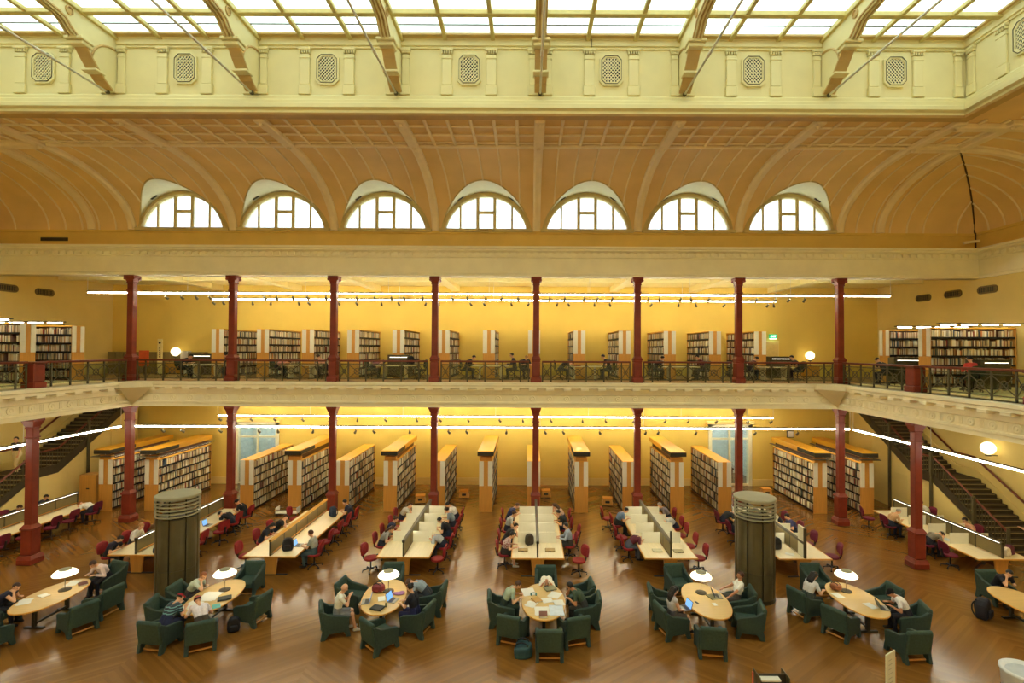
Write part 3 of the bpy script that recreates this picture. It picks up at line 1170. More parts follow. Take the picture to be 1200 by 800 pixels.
for k in range(3):
    PRAIL.put((CR, YC - 4.95 * k, ZB), -PI / 2, 'iron balcony railing along the right side balcony, %s bay from the corner' % ORD[k], 'side balcony railings')
    PRAIL.put((CL, YC - 4.95 * (k + 1), ZB), PI / 2, 'iron balcony railing along the left side balcony, %s bay from the corner' % ORD[k], 'side balcony railings')

# ------------------------------------------------------------------ stairs along both side walls
def stairs(side):
    xi, xo = (19.95, XR - .02) if side == 'right' else (-24.3, XL + .02)
    s = 1 if side == 'right' else -1
    a, b = min(xi, xo), max(xi, xo)
    t = thing('staircase', 'dark carpeted staircase with iron balustrade rising along the %s wall' % side, 'staircase', (0, 0, 0))
    rz, tr = .164, .27
    Y0, YLa, YLb = 21.5, 25.28, 26.5
    ZL = 14 * rz
    step = MB().cbox(a, b, 0, tr + .03, -.20, 0, .012).mesh('step', CARPET)
    nose = MB().box(a + .1, b - .1, -.012, .03, -.03, .004).mesh('nosing', mat('stair_nosing', (150, 132, 86), .6))
    def put(y, z):
        o = link('step', step, t)
        o.location = (0, y, z)
        n = link('nosing', nose, o)
    for k in range(14):
        put(Y0 + tr * k, rz * (k + 1))
    MB().cbox(a, b, YLa, YLb, ZL - .2, ZL, .01).build('landing', CARPET, t)
    for k in range(20):
        put(YLb + tr * k, ZL + rz * (k + 1))
    def zat(y):
        if y < YLa:
            return max(0, (y - Y0) / tr * rz) + .1
        if y < YLb:
            return ZL + .08
        return ZL + (y - YLb) / tr * rz + .1
    ys = [Y0 - .1, YLa, YLb, 31.9]
    top = [(y, zat(y) + .12) for y in ys]
    bot = [(y, max(0.0, zat(y) - .32)) for y in ys]
    xs_ = (xi - .07, xi + .02) if s > 0 else (xi - .02, xi + .07)
    MB().prism(top + bot[::-1], 0, *xs_).build('stringer', STRINGER, t, fix=True)
    MB().prism([(Y0 + .6, 0)] + [(y, zat(y) - .32) for y in (Y0 + .6, YLa, YLb, 31.9)] + [(31.9, 0)], 0, xi + s * .0 - (.05 if s > 0 else -.0), xi + s * .03 + (.0 if s > 0 else 0.05)).build('side_panel', PALE, t, fix=True)
    # panels on the side wall
    for y0, y1 in ((23.4, 24.9), (25.5, 26.6), (27.0, 27.9), (28.4, 29.4), (29.8, 30.8)):
        h = zat(y0) - .7
        if h > .5:
            x_ = xi - .075 if s > 0 else xi + .055
            MB().cbox(x_, x_ + .02, y0, y1, .3, h, .008).build('panel', PALE, t)
    bal_ = MB().tube((0, 0, 0), (0, 0, .88), .016, n=5).mesh('baluster', IRON)
    y = Y0 + .05
    while y < 31.8:
        o = link('baluster', bal_, t)
        o.location = (xi - s * .02, y, zat(y) + .05)
        y += .15
    hr = MB()
    for (ya, yb) in ((Y0 - .1, YLa), (YLa, YLb), (YLb, 31.8)):
        for zz, m_ in ((.92, 0),):
            hr.tube((xi - s * .02, ya, zat(ya) + zz), (xi - s * .02, yb, zat(yb) + zz), .045, n=8)
    hr.build('handrail', HANDRAIL, t)
    wr = MB()
    for (ya, yb) in ((Y0 - .1, YLa), (YLa, YLb), (YLb, 31.8)):
        wr.tube((xo - s * .12, ya, zat(ya) + .95), (xo - s * .12, yb, zat(yb) + .95), .05, n=8)
    for ya in (22.2, 24.4, 26.9, 29.0):
        wr.tube((xo - s * .12, ya, zat(ya) + .93), (xo, ya, zat(ya) + .85), .02, n=6)
    wr.build('wall_handrail', HANDRAIL, t)
    MB().prism([(y, zat(y) + .32) for y in ys] + [(y, zat(y) + .02) for y in ys][::-1], 0, xo - .03, xo + .03).build('skirting', PALE, t, fix=True)
    for y in (22.9, 25.3, 28.2):
        n = MB().cbox(-.06, .06, -.06, .06, 0, zat(y) + 1.0, .015)
        n.ball((0, 0, zat(y) + 1.06), .085, 8, 6)
        o = n.build('newel', IRON, t)
        o.location = (xi - s * .14, y, 0)
    MB().tube((xi, Y0 - .1, 0), (xi, Y0 - .1, 1.15), .07, n=8).build('newel', IRON, t)
stairs('right')
stairs('left')

# ------------------------------------------------------------------ glazed doors in the back wall
for k, (x0, x1) in enumerate(DOORX):
    d = struct(link('door_%d' % (k + 1), None))
    fr = mat('door_frame_paint', (232, 226, 190), .5, noise=.03)
    c = (x0 + x1) / 2
    b = MB().cbox(x0 - .12, x0 + .1, YB - .08, YB + .3, 0, DOORZ + .12, .01)
    b.cbox(x1 - .1, x1 + .12, YB - .08, YB + .3, 0, DOORZ + .12, .01)
    b.cbox(x0 - .12, x1 + .12, YB - .08, YB + .3, DOORZ - .08, DOORZ + .12, .01)
    struct(b.build('frame', fr, d))
    MB().cbox(x0 - .25, x1 + .25, YB - .2, YB, DOORZ + .14, DOORZ + .34, .02).build('header', PALE, d)
    MB().cbox(x0 + .1, x1 - .1, YB + .05, YB + .15, 2.88, 3.0, .01).build('transom', fr, d)
    MB().cbox(c - .07, c + .07, YB + .05, YB + .15, 0, 3.66, .01).build('mullion', fr, d)
    MB().cbox(x0 + .1, x1 - .1, YB + .05, YB + .15, 0, .12, .01).build('bottom_rail', fr, d)
    for a, b_ in ((x0 + .1, c - .07), (c + .07, x1 - .1)):
        MB().box(a, b_, YB + .09, YB + .105, .12, 2.88).build('pane', DOORGLASS, d)
        MB().box(a, b_, YB + .09, YB + .105, 3.0, 3.66).build('pane', DOORGLASS, d)
    for sx in (-1, 1):
        MB().tube((c + sx * .14, YB + .0, 1.0), (c + sx * .14, YB + .0, 1.5), .018, n=6).build('pull_handle', CHROME, d)
    # the lobby seen through it
    lob = MB().box(x0 - .8, x1 + .8, 35.8, 36.0, 0, 4.4)
    lob.box(x0 - 1.0, x0 - .8, YB + .3, 36.0, 0, 4.4)
    lob.box(x1 + .8, x1 + 1.0, YB + .3, 36.0, 0, 4.4)
    lob.box(x0 - 1.0, x1 + 1.0, YB + .3, 36.0, 4.4, 4.5)
    struct(lob.build('wall_lobby', mat('lobby_paint', (214, 226, 220), .7)))
    lp = thing('lobby_fill_panel', 'flat lit panel added to brighten the lobby behind the %s glazed door' % ('left', 'right')[k], 'added light', (c, 34.4, 4.3))  # added panel, out of view, that brightens the lobby
    MB().cbox(-.7, .7, -.5, .5, 0, .08, .02).build('housing', WHITE, lp)
    MB().box(-.65, .65, -.45, .45, -.01, 0).build('diffuser', glow('lobby_fill_glow', (240, 248, 252), 30.0 if k else 12.0), lp)
    lb = thing('lobby_bench', ('low dark cabinet in the lobby behind the left glazed door', 'low brown bench in the lobby behind the right glazed door')[k], 'bench', (c + (.5 if k else -.3), 35.3, 0))
    MB().cbox(-.8, .8, -.25, .25, .35, .5 + (.7 if k == 0 else 0), .02).build('body', DARKWOOD, lb)
    for sx in (-.7, .7):
        MB().cbox(sx - .05, sx + .05, -.2, .2, 0, .35, .01).build('leg', DARKWOOD, lb)

# ------------------------------------------------------------------ fluorescent runs, hung on rods
def tube_run(name, label, p0, p1, z, zc, rods=5.0, mesh_lamp=True):
    p0, p1 = Vector((p0[0], p0[1], z)), Vector((p1[0], p1[1], z))
    d = (p1 - p0).normalized()
    r = thing(name, label, 'tube light', p0, math.atan2(d.y, d.x), 'fluorescent tube runs')
    L = (p1 - p0).length
    MB().box(0, L, -.018, .018, .036, .09).build('housing', IRON, r)
    MB().tube((.05, 0, 0), (L - .05, 0, 0), .031, n=8).build('tube', TUBE, r)
    rod = MB().tube((0, 0, .1), (0, 0, zc - z), .012, n=5).mesh('hanging_rod', RODC)
    n = max(1, int(L / rods))
    for k in range(n + 1):
        o = link('hanging_rod', rod, r)
        o.location.x = min(L - .03, max(.03, L * k / n))
    return r
tube_run('tube_light', 'long fluorescent tube run hung behind the lower back columns', (-20.95, 26.7), (16.75, 26.7), 4.44, 5.9)
tube_run('tube_light', 'shorter fluorescent tube run hung near the lower back wall', (-18.8, 31.0), (14.8, 31.0), 4.44, 5.9)
tube_run('tube_light', 'fluorescent tube run under the right side balcony before the stairs', (16.8, 26.6), (16.8, 6.0), 4.44, 5.9)
tube_run('tube_light', 'fluorescent tube run under the left side balcony before the stairs', (-21.1, 26.6), (-21.1, 6.0), 4.44, 5.9)
tube_run('tube_light', 'long fluorescent tube run hung behind the upper gallery columns', (-23.1, 26.7), (18.9, 26.7), 11.38, 12.5)
tube_run('tube_light', 'shorter fluorescent tube run hung deeper in the upper gallery', (-18.6, 29.9), (14.45, 29.9), 11.38, 12.5)
# unseen tube runs added behind the camera to brighten the hall
tube_run('tube_light', 'added unseen fluorescent tube run of the near upper gallery', (-23.1, -1.4), (18.9, -1.4), 11.38, 12.5)
tube_run('tube_light', 'second added unseen fluorescent tube run of the near upper gallery', (-18.6, -4.6), (14.45, -4.6), 11.38, 12.5)
tube_run('tube_light', 'added unseen fluorescent tube run under the near balcony', (-20.95, -1.4), (16.75, -1.4), 4.44, 5.9)

# small track spotlights below the runs
sp = thing('track_spotlight', '', 'spotlight')
MB().tube((0, 0, .09), (0, 0, -.2), .016, n=6).build('stem', BRONZE, sp)
h = MB().tube((0, -.08, -.18), (0, .09, -.30), .045, .07, n=10)
h.build('lamp_head', BRONZE, sp)
MB().cbox(-.035, .035, -.028, .028, .04, .10, .004).build('clamp', BRONZE, sp)
PSPOT = Proto(sp)
NSP = [0, 0, 0, 0]
def nsp(k):
    NSP[k] += 1
    return words_for(NSP[k])
for i in range(7):
    for dx in (.75, 1.5, 2.4, 3.1, 4.1):
        PSPOT.put((COLX[i] + dx + rnd.uniform(-.15, .15), 26.7, 11.38), rnd.uniform(-.6, .6), 'small spotlight under the front tube run, upper gallery, %s from the left' % nsp(0), 'upper gallery spotlights')
        if dx != 2.4:
            PSPOT.put((min(14.3, COLX[i] + dx + .4 + rnd.uniform(-.15, .15)), 29.9, 11.38), rnd.uniform(-.6, .6), 'small spotlight under the rear tube run, upper gallery, %s from the left' % nsp(1), 'upper gallery rear spotlights')
    for dx in (.6, 1.5, 3.5):
        PSPOT.put((COLX[i] + dx + rnd.uniform(-.15, .15), 26.7, 4.44), rnd.uniform(-.6, .6), 'small spotlight under the front tube run, ground floor, %s from the left' % nsp(2), 'lower spotlights')
    for dx in (1.0, 2.9, 4.3):
        PSPOT.put((COLX[i] + dx, 31.0, 4.44), rnd.uniform(-.6, .6), 'small spotlight under the rear tube run, ground floor, %s from the left' % nsp(3), 'lower rear spotlights')

# lit globes
def globe(loc, r, label, stem):
    t = thing('globe_lamp', label, 'globe lamp', loc, 0, 'globe lamps')
    MB().ball((0, 0, 0), r, 18, 12).build('globe', GLOBE, t, smooth=True)
    s = MB().tube((0, 0, -r), (0, 0, -r - .07), r * .4, n=10)
    if stem == 'down':
        s.tube((0, 0, -r), (0, 0, -r - .35), .025, n=8)
        s.tube((0, 0, -r - .35), (0, 0, -r - .38), .12, n=12)
    else:
        s.tube((0, 0, -r - .05), (stem * (r + .12), 0, -r - .05), .025, n=8)
    s.build('fitting', BRONZE, t)
globe((XR - .42, 24.2, 3.97), .3, 'glowing globe lamp on the right stair wall above the handrail', 1)
globe((17.5, 31.9, 8.22), .27, 'glowing globe lamp in the upper gallery near the right corner', 'down')
globe((-22.0, 31.9, 8.28), .27, 'glowing globe lamp in the upper gallery by the white totem sign', 'down')
globe((XL + .8, 32.0, 2.75), .24, 'pale globe lamp low in the left back corner behind the bookcases', -1)
for loc, tl in (((17.5, 31.9, 7.57), 'right'), ((-22.0, 31.9, 7.63), 'left')):
    c = thing('side_cabinet', 'low cabinet carrying the globe lamp in the upper gallery, %s corner' % tl, 'cabinet', (loc[0], loc[1], ZB))
    MB().cbox(-.5, .5, -.22, .22, .06, loc[2] - ZB, .02).build('body', TAN, c)
    MB().cbox(-.46, .46, -.19, .19, 0, .06, .01).build('plinth', DARK, c)

# oval air grilles high on the side walls
og = thing('wall_grille', '', 'vent')
def stad(w, h, n=8):
    return [(w - h + h * math.cos(a), h * math.sin(a)) for a in np.linspace(-PI / 2, PI / 2, n)] + [(-w + h + h * math.cos(a), h * math.sin(a)) for a in np.linspace(PI / 2, 3 * PI / 2, n)]
MB().prism(stad(.55, .19), 1, -.05, 0).build('plate', mat('grille_bronze', (120, 100, 56), .5), og, fix=True)
g = MB()
for k in range(7):
    g.box(-.42 + k * .12, -.36 + k * .12, -.06, -.04, -.12, .12)
for k in range(3):
    g.box(-.45, .45, -.058, -.04, -.09 + k * .08, -.07 + k * .08)
g.build('slots', GRILLE, og)['kind'] = 'stuff'
POG = Proto(og)
for k, y in enumerate((24.6, 26.6, 28.6)):
    POG.put((XR - .001, y, 11.5), -PI / 2, 'oval bronze air grille high on the right gallery wall, %s from the camera' % ORD[k], 'oval wall grilles')
    POG.put((XL + .001, y - .8, 11.5), PI / 2, 'oval bronze air grille high on the left gallery wall, %s from the camera' % ORD[k], 'oval wall grilles')
tag(MB().cbox(-.18, .18, -.1, .1, -.04, .04, .02).build('wall_camera', DARK), 'small dark fitting high on the left gallery wall under the grilles', 'fitting').location = (XL + .1, 24.6, 10.8)

# ------------------------------------------------------------------ bookcases
BOOKC = [rgb(*c)[:3] for c in [(226, 214, 178), (216, 200, 160), (236, 230, 208), (190, 160, 110), (150, 112, 68), (120, 76, 44), (96, 58, 36), (70, 52, 40),
                               (58, 54, 52), (150, 48, 36), (110, 34, 30), (60, 78, 96), (52, 70, 60), (110, 104, 84), (206, 176, 120), (200, 120, 60)]]
BW = [14, 13, 13, 8, 6, 4, 4, 4, 3, 2, 2, 2, 2, 5, 9, 2]
stuff_v, stuff_c = [], []
def stuff_row(p0, ux, out, length, z, hmax, gaps=.06):
    """packed spines from p0 along ux, facing out (unit vectors in plan)"""
    s = rnd.uniform(0, .05)
    while s < length - .06:
        if rnd.random() < gaps * .15:
            s += rnd.uniform(.06, .2)
            continue
        w = rnd.uniform(.018, .044)
        h = hmax * rnd.uniform(.84, .96)
        dp = rnd.uniform(.0, .04)
        if s + w > length:
            break
        a = (p0[0] + ux[0] * s, p0[1] + ux[1] * s)
        b = (a[0] + ux[0] * w * .94, a[1] + ux[1] * w * .94)
        o = (out[0] * -dp, out[1] * -dp)
        i = (out[0] * -.19, out[1] * -.19)
        stuff_v.append([(a[0] + i[0], a[1] + i[1], z), (a[0] + o[0], a[1] + o[1], z), (b[0] + o[0], b[1] + o[1], z), (b[0] + i[0], b[1] + i[1], z),
                        (a[0] + i[0], a[1] + i[1], z + h), (a[0] + o[0], a[1] + o[1], z + h), (b[0] + o[0], b[1] + o[1], z + h), (b[0] + i[0], b[1] + i[1], z + h)])
        c = rnd.choices(BOOKC, BW)[0]
        k = rnd.uniform(.85, 1.25)
        stuff_c.append(tuple(min(1, v * k) for v in c))
        s += w

ZSH = [.12, .55, .97, 1.39, 1.81, 2.23]        # shelf heights
def bookcase_proto(L, tall, wide=.70, ledge=False):
    """end panel at y=0 facing -Y, running back to y=L"""
    t = thing('bookcase', '', 'bookcase')
    w = wide / 2
    MB().cbox(-w, w, 0, .05, 0, 1.36, .008).build('end_board', ORANGE, t)
    MB().cbox(-w, w, .012, .05, 1.36, 2.66, .005).build('end_backing', ORANGE, t)
    for sx in (-1, 1):
        a, b = sorted((sx * w, sx * (w - .235)))
        MB().cbox(a, b, -.006, .03, 1.37, 2.66, .006).build('white_strip', WHITE, t)
    MB().cbox(-.11, .11, -.0, .03, 1.37, 2.66, .006).build('centre_strip', ORANGE, t)
    MB().cbox(-w, w, L - .05, L, 0, 2.66, .008).build('rear_panel', ORANGE, t)
    MB().cbox(-w, w, 0, L, 2.62, 2.68, .008).build('top_board', ORANGE_H, t)
    MB().box(-.03, .03, .05, L - .05, .05, 2.62).build('spine_panel', DARKWOOD, t)
    MB().box(-w + .03, w - .03, .05, L - .05, 0, .1).build('plinth', DARKWOOD, t)
    sm = MB().box(.03, w - .005, .05, L - .05, 0, .022).mesh('shelf', DARKWOOD)
    lip = MB().box(w - .012, w, .05, L - .05, -.025, .05).mesh('label_strip', DARK)
    for sx in (0, 1):
        for z in ZSH:
            o = link('shelf', sm, t)
            o.location.z = z - .022
            if sx:
                o.rotation_euler.z = PI
                o.location.y = L
            q = link('label_strip', lip, o)
    if tall:
        MB().box(-w + .12, w - .12, .25, L - .1, 2.68, 2.95).build('riser', DARKWOOD, t)
        MB().cbox(-w - .06, w + .06, -.25, L, 2.98, 3.24, .01).build('canopy', ORANGE_H, t)
        MB().cbox(-w - .07, w + .07, -.27, -.2, 2.99, 3.2, .01).build('canopy_grille', GRILLE, t)
        for sx in (-1, 1):
            a, b = sorted((sx * (w + .055), sx * (w + .07)))
            MB().cbox(a, b, -.26, 1.5, 3.0, 3.2, .003).build('side_grille', GRILLE, t)
            if ledge:
                MB().cbox(min(sx * (w + .02), sx * (w + .2)), max(sx * (w + .02), sx * (w + .2)), -.1, L, 2.84, 2.87, .006).build('light_shelf', BRONZE, t)
                MB().box(min(sx * (w + .04), sx * (w + .15)), max(sx * (w + .04), sx * (w + .15)), 0, L - .2, 2.825, 2.84).build('shelf_tube', STRIP, t)
        if ledge:
            MB().cbox(-w - .2, w + .2, -.3, -.05, 2.84, 2.87, .006).build('front_ledge', BRONZE, t)
        MB().cbox(-w + .05, w - .05, -.01, .2, 2.68, 2.88, .006).build('front_block', TAN, t)
    return Proto(t)
P_LOW, P_TALL, P_LEDGE = bookcase_proto(4.5, False), bookcase_proto(4.5, True), bookcase_proto(4.5, True, .70, True)
P_UP = bookcase_proto(4.0, False, .66)
P_SIDE = bookcase_proto(3.9, False)
BKX = {-9: 1, -8: 1, -6: 0, -5: 1, -4: 0, -3: 1, -2: 0, -1: 1, 0: 0, 1: 1, 2: 0, 3: 1, 4: 0, 6: 1, 7: 1}
def fill_sides(x, y, z0, L, w, skip=None):
    for sx in (-1, 1):
        for zi, z in enumerate(ZSH):
            stuff_row((x + sx * (w / 2 - .02), y + .07), (0, 1), (sx, 0), L - .14, z0 + z, .37)
for n, (k, tall) in enumerate(sorted(BKX.items())):
    x = .27 + 2.5 * k
    if k in (-9, 7):
        x += .1 if k == -9 else -.05
    (P_LEDGE if k in (-9, -8, 6, 7) else P_TALL if tall else P_LOW).put((x, 26.9, 0), 0, 'ground floor bookcase with orange end%s, %s from the left' % (', dark-fronted canopy' if tall else ' and flat top', ORD[n]), 'ground floor bookcases')
    fill_sides(x, 26.9, 0, 4.5, .70)
for n, k in enumerate(range(-7, 6)):
    x = .28 + 2.5 * k
    P_UP.put((x, 28.3, ZB + .012), 0, 'upper gallery bookcase, white and orange end strip, %s from the left' % ORD[n], 'upper gallery bookcases')
    fill_sides(x, 28.3, ZB + .012, 4.0, .66)

# bookcases that stand across the side galleries
SIDEB = [('right', 0, 18.1, 23.1), ('right', 1, 18.1, 25.75), ('left', 0, -22.4, 22.55), ('left', 1, -22.4, 25.1)]
for side, k, xe, yf in SIDEB:
    # end panel faces the hall; the near face looks towards the camera
    rot = -PI / 2 if side == 'right' else PI / 2      # y axis of the proto runs towards the side wall
    y = yf + .35
    P_SIDE.put((xe, y, ZB + .012), rot, '%s side gallery bookcase with lit shelves, %s the camera' % (side, ('nearest to', 'further from')[k]), 'side gallery bookcases')
    sx = 1 if side == 'right' else -1
    lt = thing('shelf_light', 'thin lit tube fitting above the %s side gallery bookcase %s the camera' % (side, ('nearest', 'farther from')[k]), 'shelf light', (0, 0, 0), 0, 'shelf lights')
    a, b = sorted((xe + sx * .1, xe + sx * 3.85))
    MB().cbox(a, b, yf - .42, yf - .22, ZB + 2.83, ZB + 2.87, .01).build('housing', BRONZE_D, lt)
    for q in range(4):
        aa = a + (b - a) * q / 4
        MB().tube((aa + .12, yf - .32, ZB + 2.80), (aa + (b - a) / 4 - .12, yf - .32, ZB + 2.80), .026, n=6).build('tube', glow('shelf_tube', (255, 246, 222), 9.0), lt)
    for xx in (a + .3, b - .3):
        MB().tube((xx, yf - .3, ZB + 2.85), (xx, yf + .05, ZB + 2.68), .014, n=5).build('arm', BRONZE_D, lt)

# individual volumes: one mesh per binding, shared
book_m = []
for k, c in enumerate(BOOKC):
    nm = 'binding_%d' % k
    m = mat(nm, (0, 0, 0), .6, noise=0)
    m.node_tree.nodes['Principled BSDF'].inputs['Base Color'].default_value = c + (1,)
    nt = m.node_tree
    n = nt.nodes.new('ShaderNodeTexNoise')
    n.inputs['Scale'].default_value = 25
    r = nt.nodes.new('ShaderNodeValToRGB')
    r.color_ramp.elements[0].color = tuple(v * .85 for v in c) + (1,)
    r.color_ramp.elements[1].color = tuple(min(1, v * 1.12) for v in c) + (1,)
    nt.links.new(n.outputs['Fac'], r.inputs['Fac'])
    nt.links.new(r.outputs['Color'], nt.nodes['Principled BSDF'].inputs['Base Color'])
    b = MB().box(0, 1, 0, .06, 0, 1)                       # spine
    b.box(0, .06, .06, 1, 0, 1).box(.94, 1, .06, 1, 0, 1)   # boards
    me = b.mesh('book', m)
    me.materials.append(PAPER)
    b2 = MB().box(.06, .94, .06, .97, .02, .97)
    me2 = b2.mesh('pages', PAPER)
    book_m.append((me, me2))
CNAME = ['cream', 'buff', 'white', 'light brown', 'tan', 'brown', 'dark brown', 'umber', 'charcoal', 'red', 'dark red', 'slate blue', 'dark green', 'grey', 'sand', 'orange']
WALLS = {'right0': 90}
nbook = 0
def book_row(x0, x1, yf, z, hmax, shelf, where, limit):
    """single volumes on the near face, x0 to x1"""
    global nbook
    x, n = x0, 0
    while x < x1 - .05 and n < limit:
        if rnd.random() < .05:
            x += rnd.uniform(.05, .16)
            continue
        w = rnd.uniform(.036, .066)
        if x + w > x1:
            break
        h = hmax * rnd.uniform(.68, .95)
        d = .2
        ci = rnd.choices(range(len(BOOKC)), BW)[0]
        n += 1
        o = link('book', book_m[ci][0])
        o.location = (x, yf + .03 + rnd.uniform(0, .025), z)
        o.scale = (w * .95, d, h)
        p = link('pages', book_m[ci][1], o)
        tag(o, '%s book, %s from left, %s shelf, %s' % (CNAME[ci], words_for(n), shelf, where), 'book', 'books on the %s shelf of the %s' % (shelf, where))
        nbook += 1
        x += w
    return x
def across_rows(x0, x1, yf, z0, where, single):
    for zi, z in enumerate(ZSH):
        shelf = ORD[5 - zi] + ' (top down)' if False else ('lowest', 'second lowest', 'third lowest', 'third', 'second', 'top')[zi]
        if zi in single:
            e = book_row(x0, x1, yf, z0 + z, .37, shelf, where, 400)
        else:
            stuff_row((x0, yf + .03), (1, 0), (0, -1), x1 - x0, z0 + z, .37)
        stuff_row((x0, yf + .67), (1, 0), (0, 1), x1 - x0, z0 + z, .37)
across_rows(18.2, 21.9, 23.1, ZB + .012, 'near right gallery bookcase', (3, 4, 5))
across_rows(18.2, 21.9, 25.75, ZB + .012, 'far right gallery bookcase', ())
across_rows(-26.2, -22.5, 22.55, ZB + .012, 'near left gallery bookcase', ())
across_rows(-26.2, -22.5, 25.1, ZB + .012, 'far left gallery bookcase', (5,))

# all other spines, far too many and too small to pick apart: one mass
V = np.array(stuff_v, dtype=np.float32)
n = len(V)
q = np.array([(0, 1, 5, 4), (1, 2, 6, 5), (2, 3, 7, 6), (4, 5, 6, 7)], dtype=np.int32)
F = (np.arange(n, dtype=np.int32)[:, None, None] * 8 + q[None]).reshape(-1)
me = bpy.data.meshes.new('shelved_books')
me.vertices.add(n * 8)
me.vertices.foreach_set('co', V.reshape(-1))
me.loops.add(len(F))
me.loops.foreach_set('vertex_index', F)
me.polygons.add(len(F) // 4)
me.polygons.foreach_set('loop_start', np.arange(0, len(F), 4, dtype=np.int32))
me.update(calc_edges=True)
ca = me.color_attributes.new('Col', 'FLOAT_COLOR', 'CORNER')
cc = np.ones((n, 16, 4), dtype=np.float32)
cc[:, :, :3] = np.array(stuff_c, dtype=np.float32)[:, None, :]
ca.data.foreach_set('color', cc.reshape(-1))
me.materials.append(attr_material('book_spines'))
bs = bpy.data.objects.new('shelved_books', me)
col.objects.link(bs)
tag(bs, 'the thousands of further book spines packed on every bookcase of both floors', 'books', kind='stuff')
print('books', nbook, 'stuff', n)

# ------------------------------------------------------------------ furniture
def armchair():
    t = thing('armchair', '', 'armchair')
    b = MB()
    for (y0, z0, y1, z1) in ((-.30, .26, -.40, .92),):
        b.prism([(y0, z0), (y0 - .11, z0), (y1 - .10, z1 - .05), (y1 - .06, z1 + .01), (y1 + .0, z1), (y1 + .03, z1 - .06)], 0, -.35, .35)
    b.build('backrest', GREEN, t, bevel=.045, fix=True)
    MB().cbox(-.29, .29, -.33, .34, .27, .47, .04).build('seat', GREEN, t)
    for s in (-1, 1):
        a, c = sorted((s * .285, s * .385))
        p = [(.40, 0.0), (.28, 0.0), (.21, .16), (-.20, .16), (-.30, 0), (-.44, 0), (-.38, .3), (-.46, .82), (-.40, .84), (-.20, .70), (.28, .60), (.36, .55), (.34, .3)]
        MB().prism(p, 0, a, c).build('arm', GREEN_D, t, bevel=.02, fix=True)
    MB().cbox(-.285, .285, -.32, -.28, .05, .09, .006).build('stretcher', TAN, t)
    MB().cbox(-.285, .285, .22, .26, .05, .09, .006).build('stretcher', TAN, t)
    return Proto(t)
PARM = armchair()

def swivel(name, m):
    t = thing(name, '', 'chair')
    s = MB()
    s.prism([(.24 * math.cos(a) * (1.0 if abs(math.cos(a)) < .8 else 1.0), .23 * math.sin(a)) for a in np.linspace(0, 2 * PI, 17)[:-1]], 2, .43, .51)
    s.build('seat', m, t, bevel=.025, fix=True)
    b = MB()
    n = 7
    vs, fs = [], []
    outline = [(-.20, .60), (-.235, .70), (-.235, .86), (-.19, .95), (-.1, .985), (.1, .985), (.19, .95), (.235, .86), (.235, .70), (.20, .60), (.1, .575), (-.1, .575)]
    for q, th in ((0, 0), (1, -.06)):
        for x, z in outline:
            vs.append((x, -.25 + 1.1 * x * x + th - (z - .6) * .12, z))
    k = len(outline)
    fs = [tuple(range(k)), tuple(range(2 * k - 1, k - 1, -1))] + [(i, k + i, k + (i + 1) % k, (i + 1) % k) for i in range(k)]
    b.add(vs, fs).build('backrest', m, t, bevel=.015, fix=True)
    MB().prism([(-.05, .42), (-.28, .42), (-.33, .62), (-.35, .72), (-.31, .72), (-.29, .62), (-.25, .47), (-.05, .45)], 0, -.03, .03).build('back_bracket', BLACKP, t, fix=True)
    MB().tube((0, 0, .10), (0, 0, .43), .028, n=8).build('gas_column', BLACKP, t)
    st = MB().tube((0, 0, .07), (0, 0, .13), .05, n=10)
    for i in range(5):
        a = 2 * PI * i / 5 + .3
        st.tube((.03 * math.cos(a), .03 * math.sin(a), .11), (.28 * math.cos(a), .28 * math.sin(a), .075), .024, .016, n=6)
    st.build('star_base', BLACKP, t)
    cm = MB().tube((-.012, 0, 0), (.012, 0, 0), .03, n=8).mesh('caster', BLACKP)
    for i in range(5):
        a = 2 * PI * i / 5 + .3
        o = link('caster', cm, t)
        o.location = (.28 * math.cos(a), .28 * math.sin(a), .03)
        o.rotation_euler.z = a
    t.scale = (1.1, 1.1, 1.06)
    return Proto(t)
PRED = swivel('swivel_chair', CRIMSON)
PPLUM = swivel('swivel_chair', PLUM)
PDK = swivel('swivel_chair', mat('dark_olive_fabric', (46, 56, 42), .75, noise=.15, scale=18))

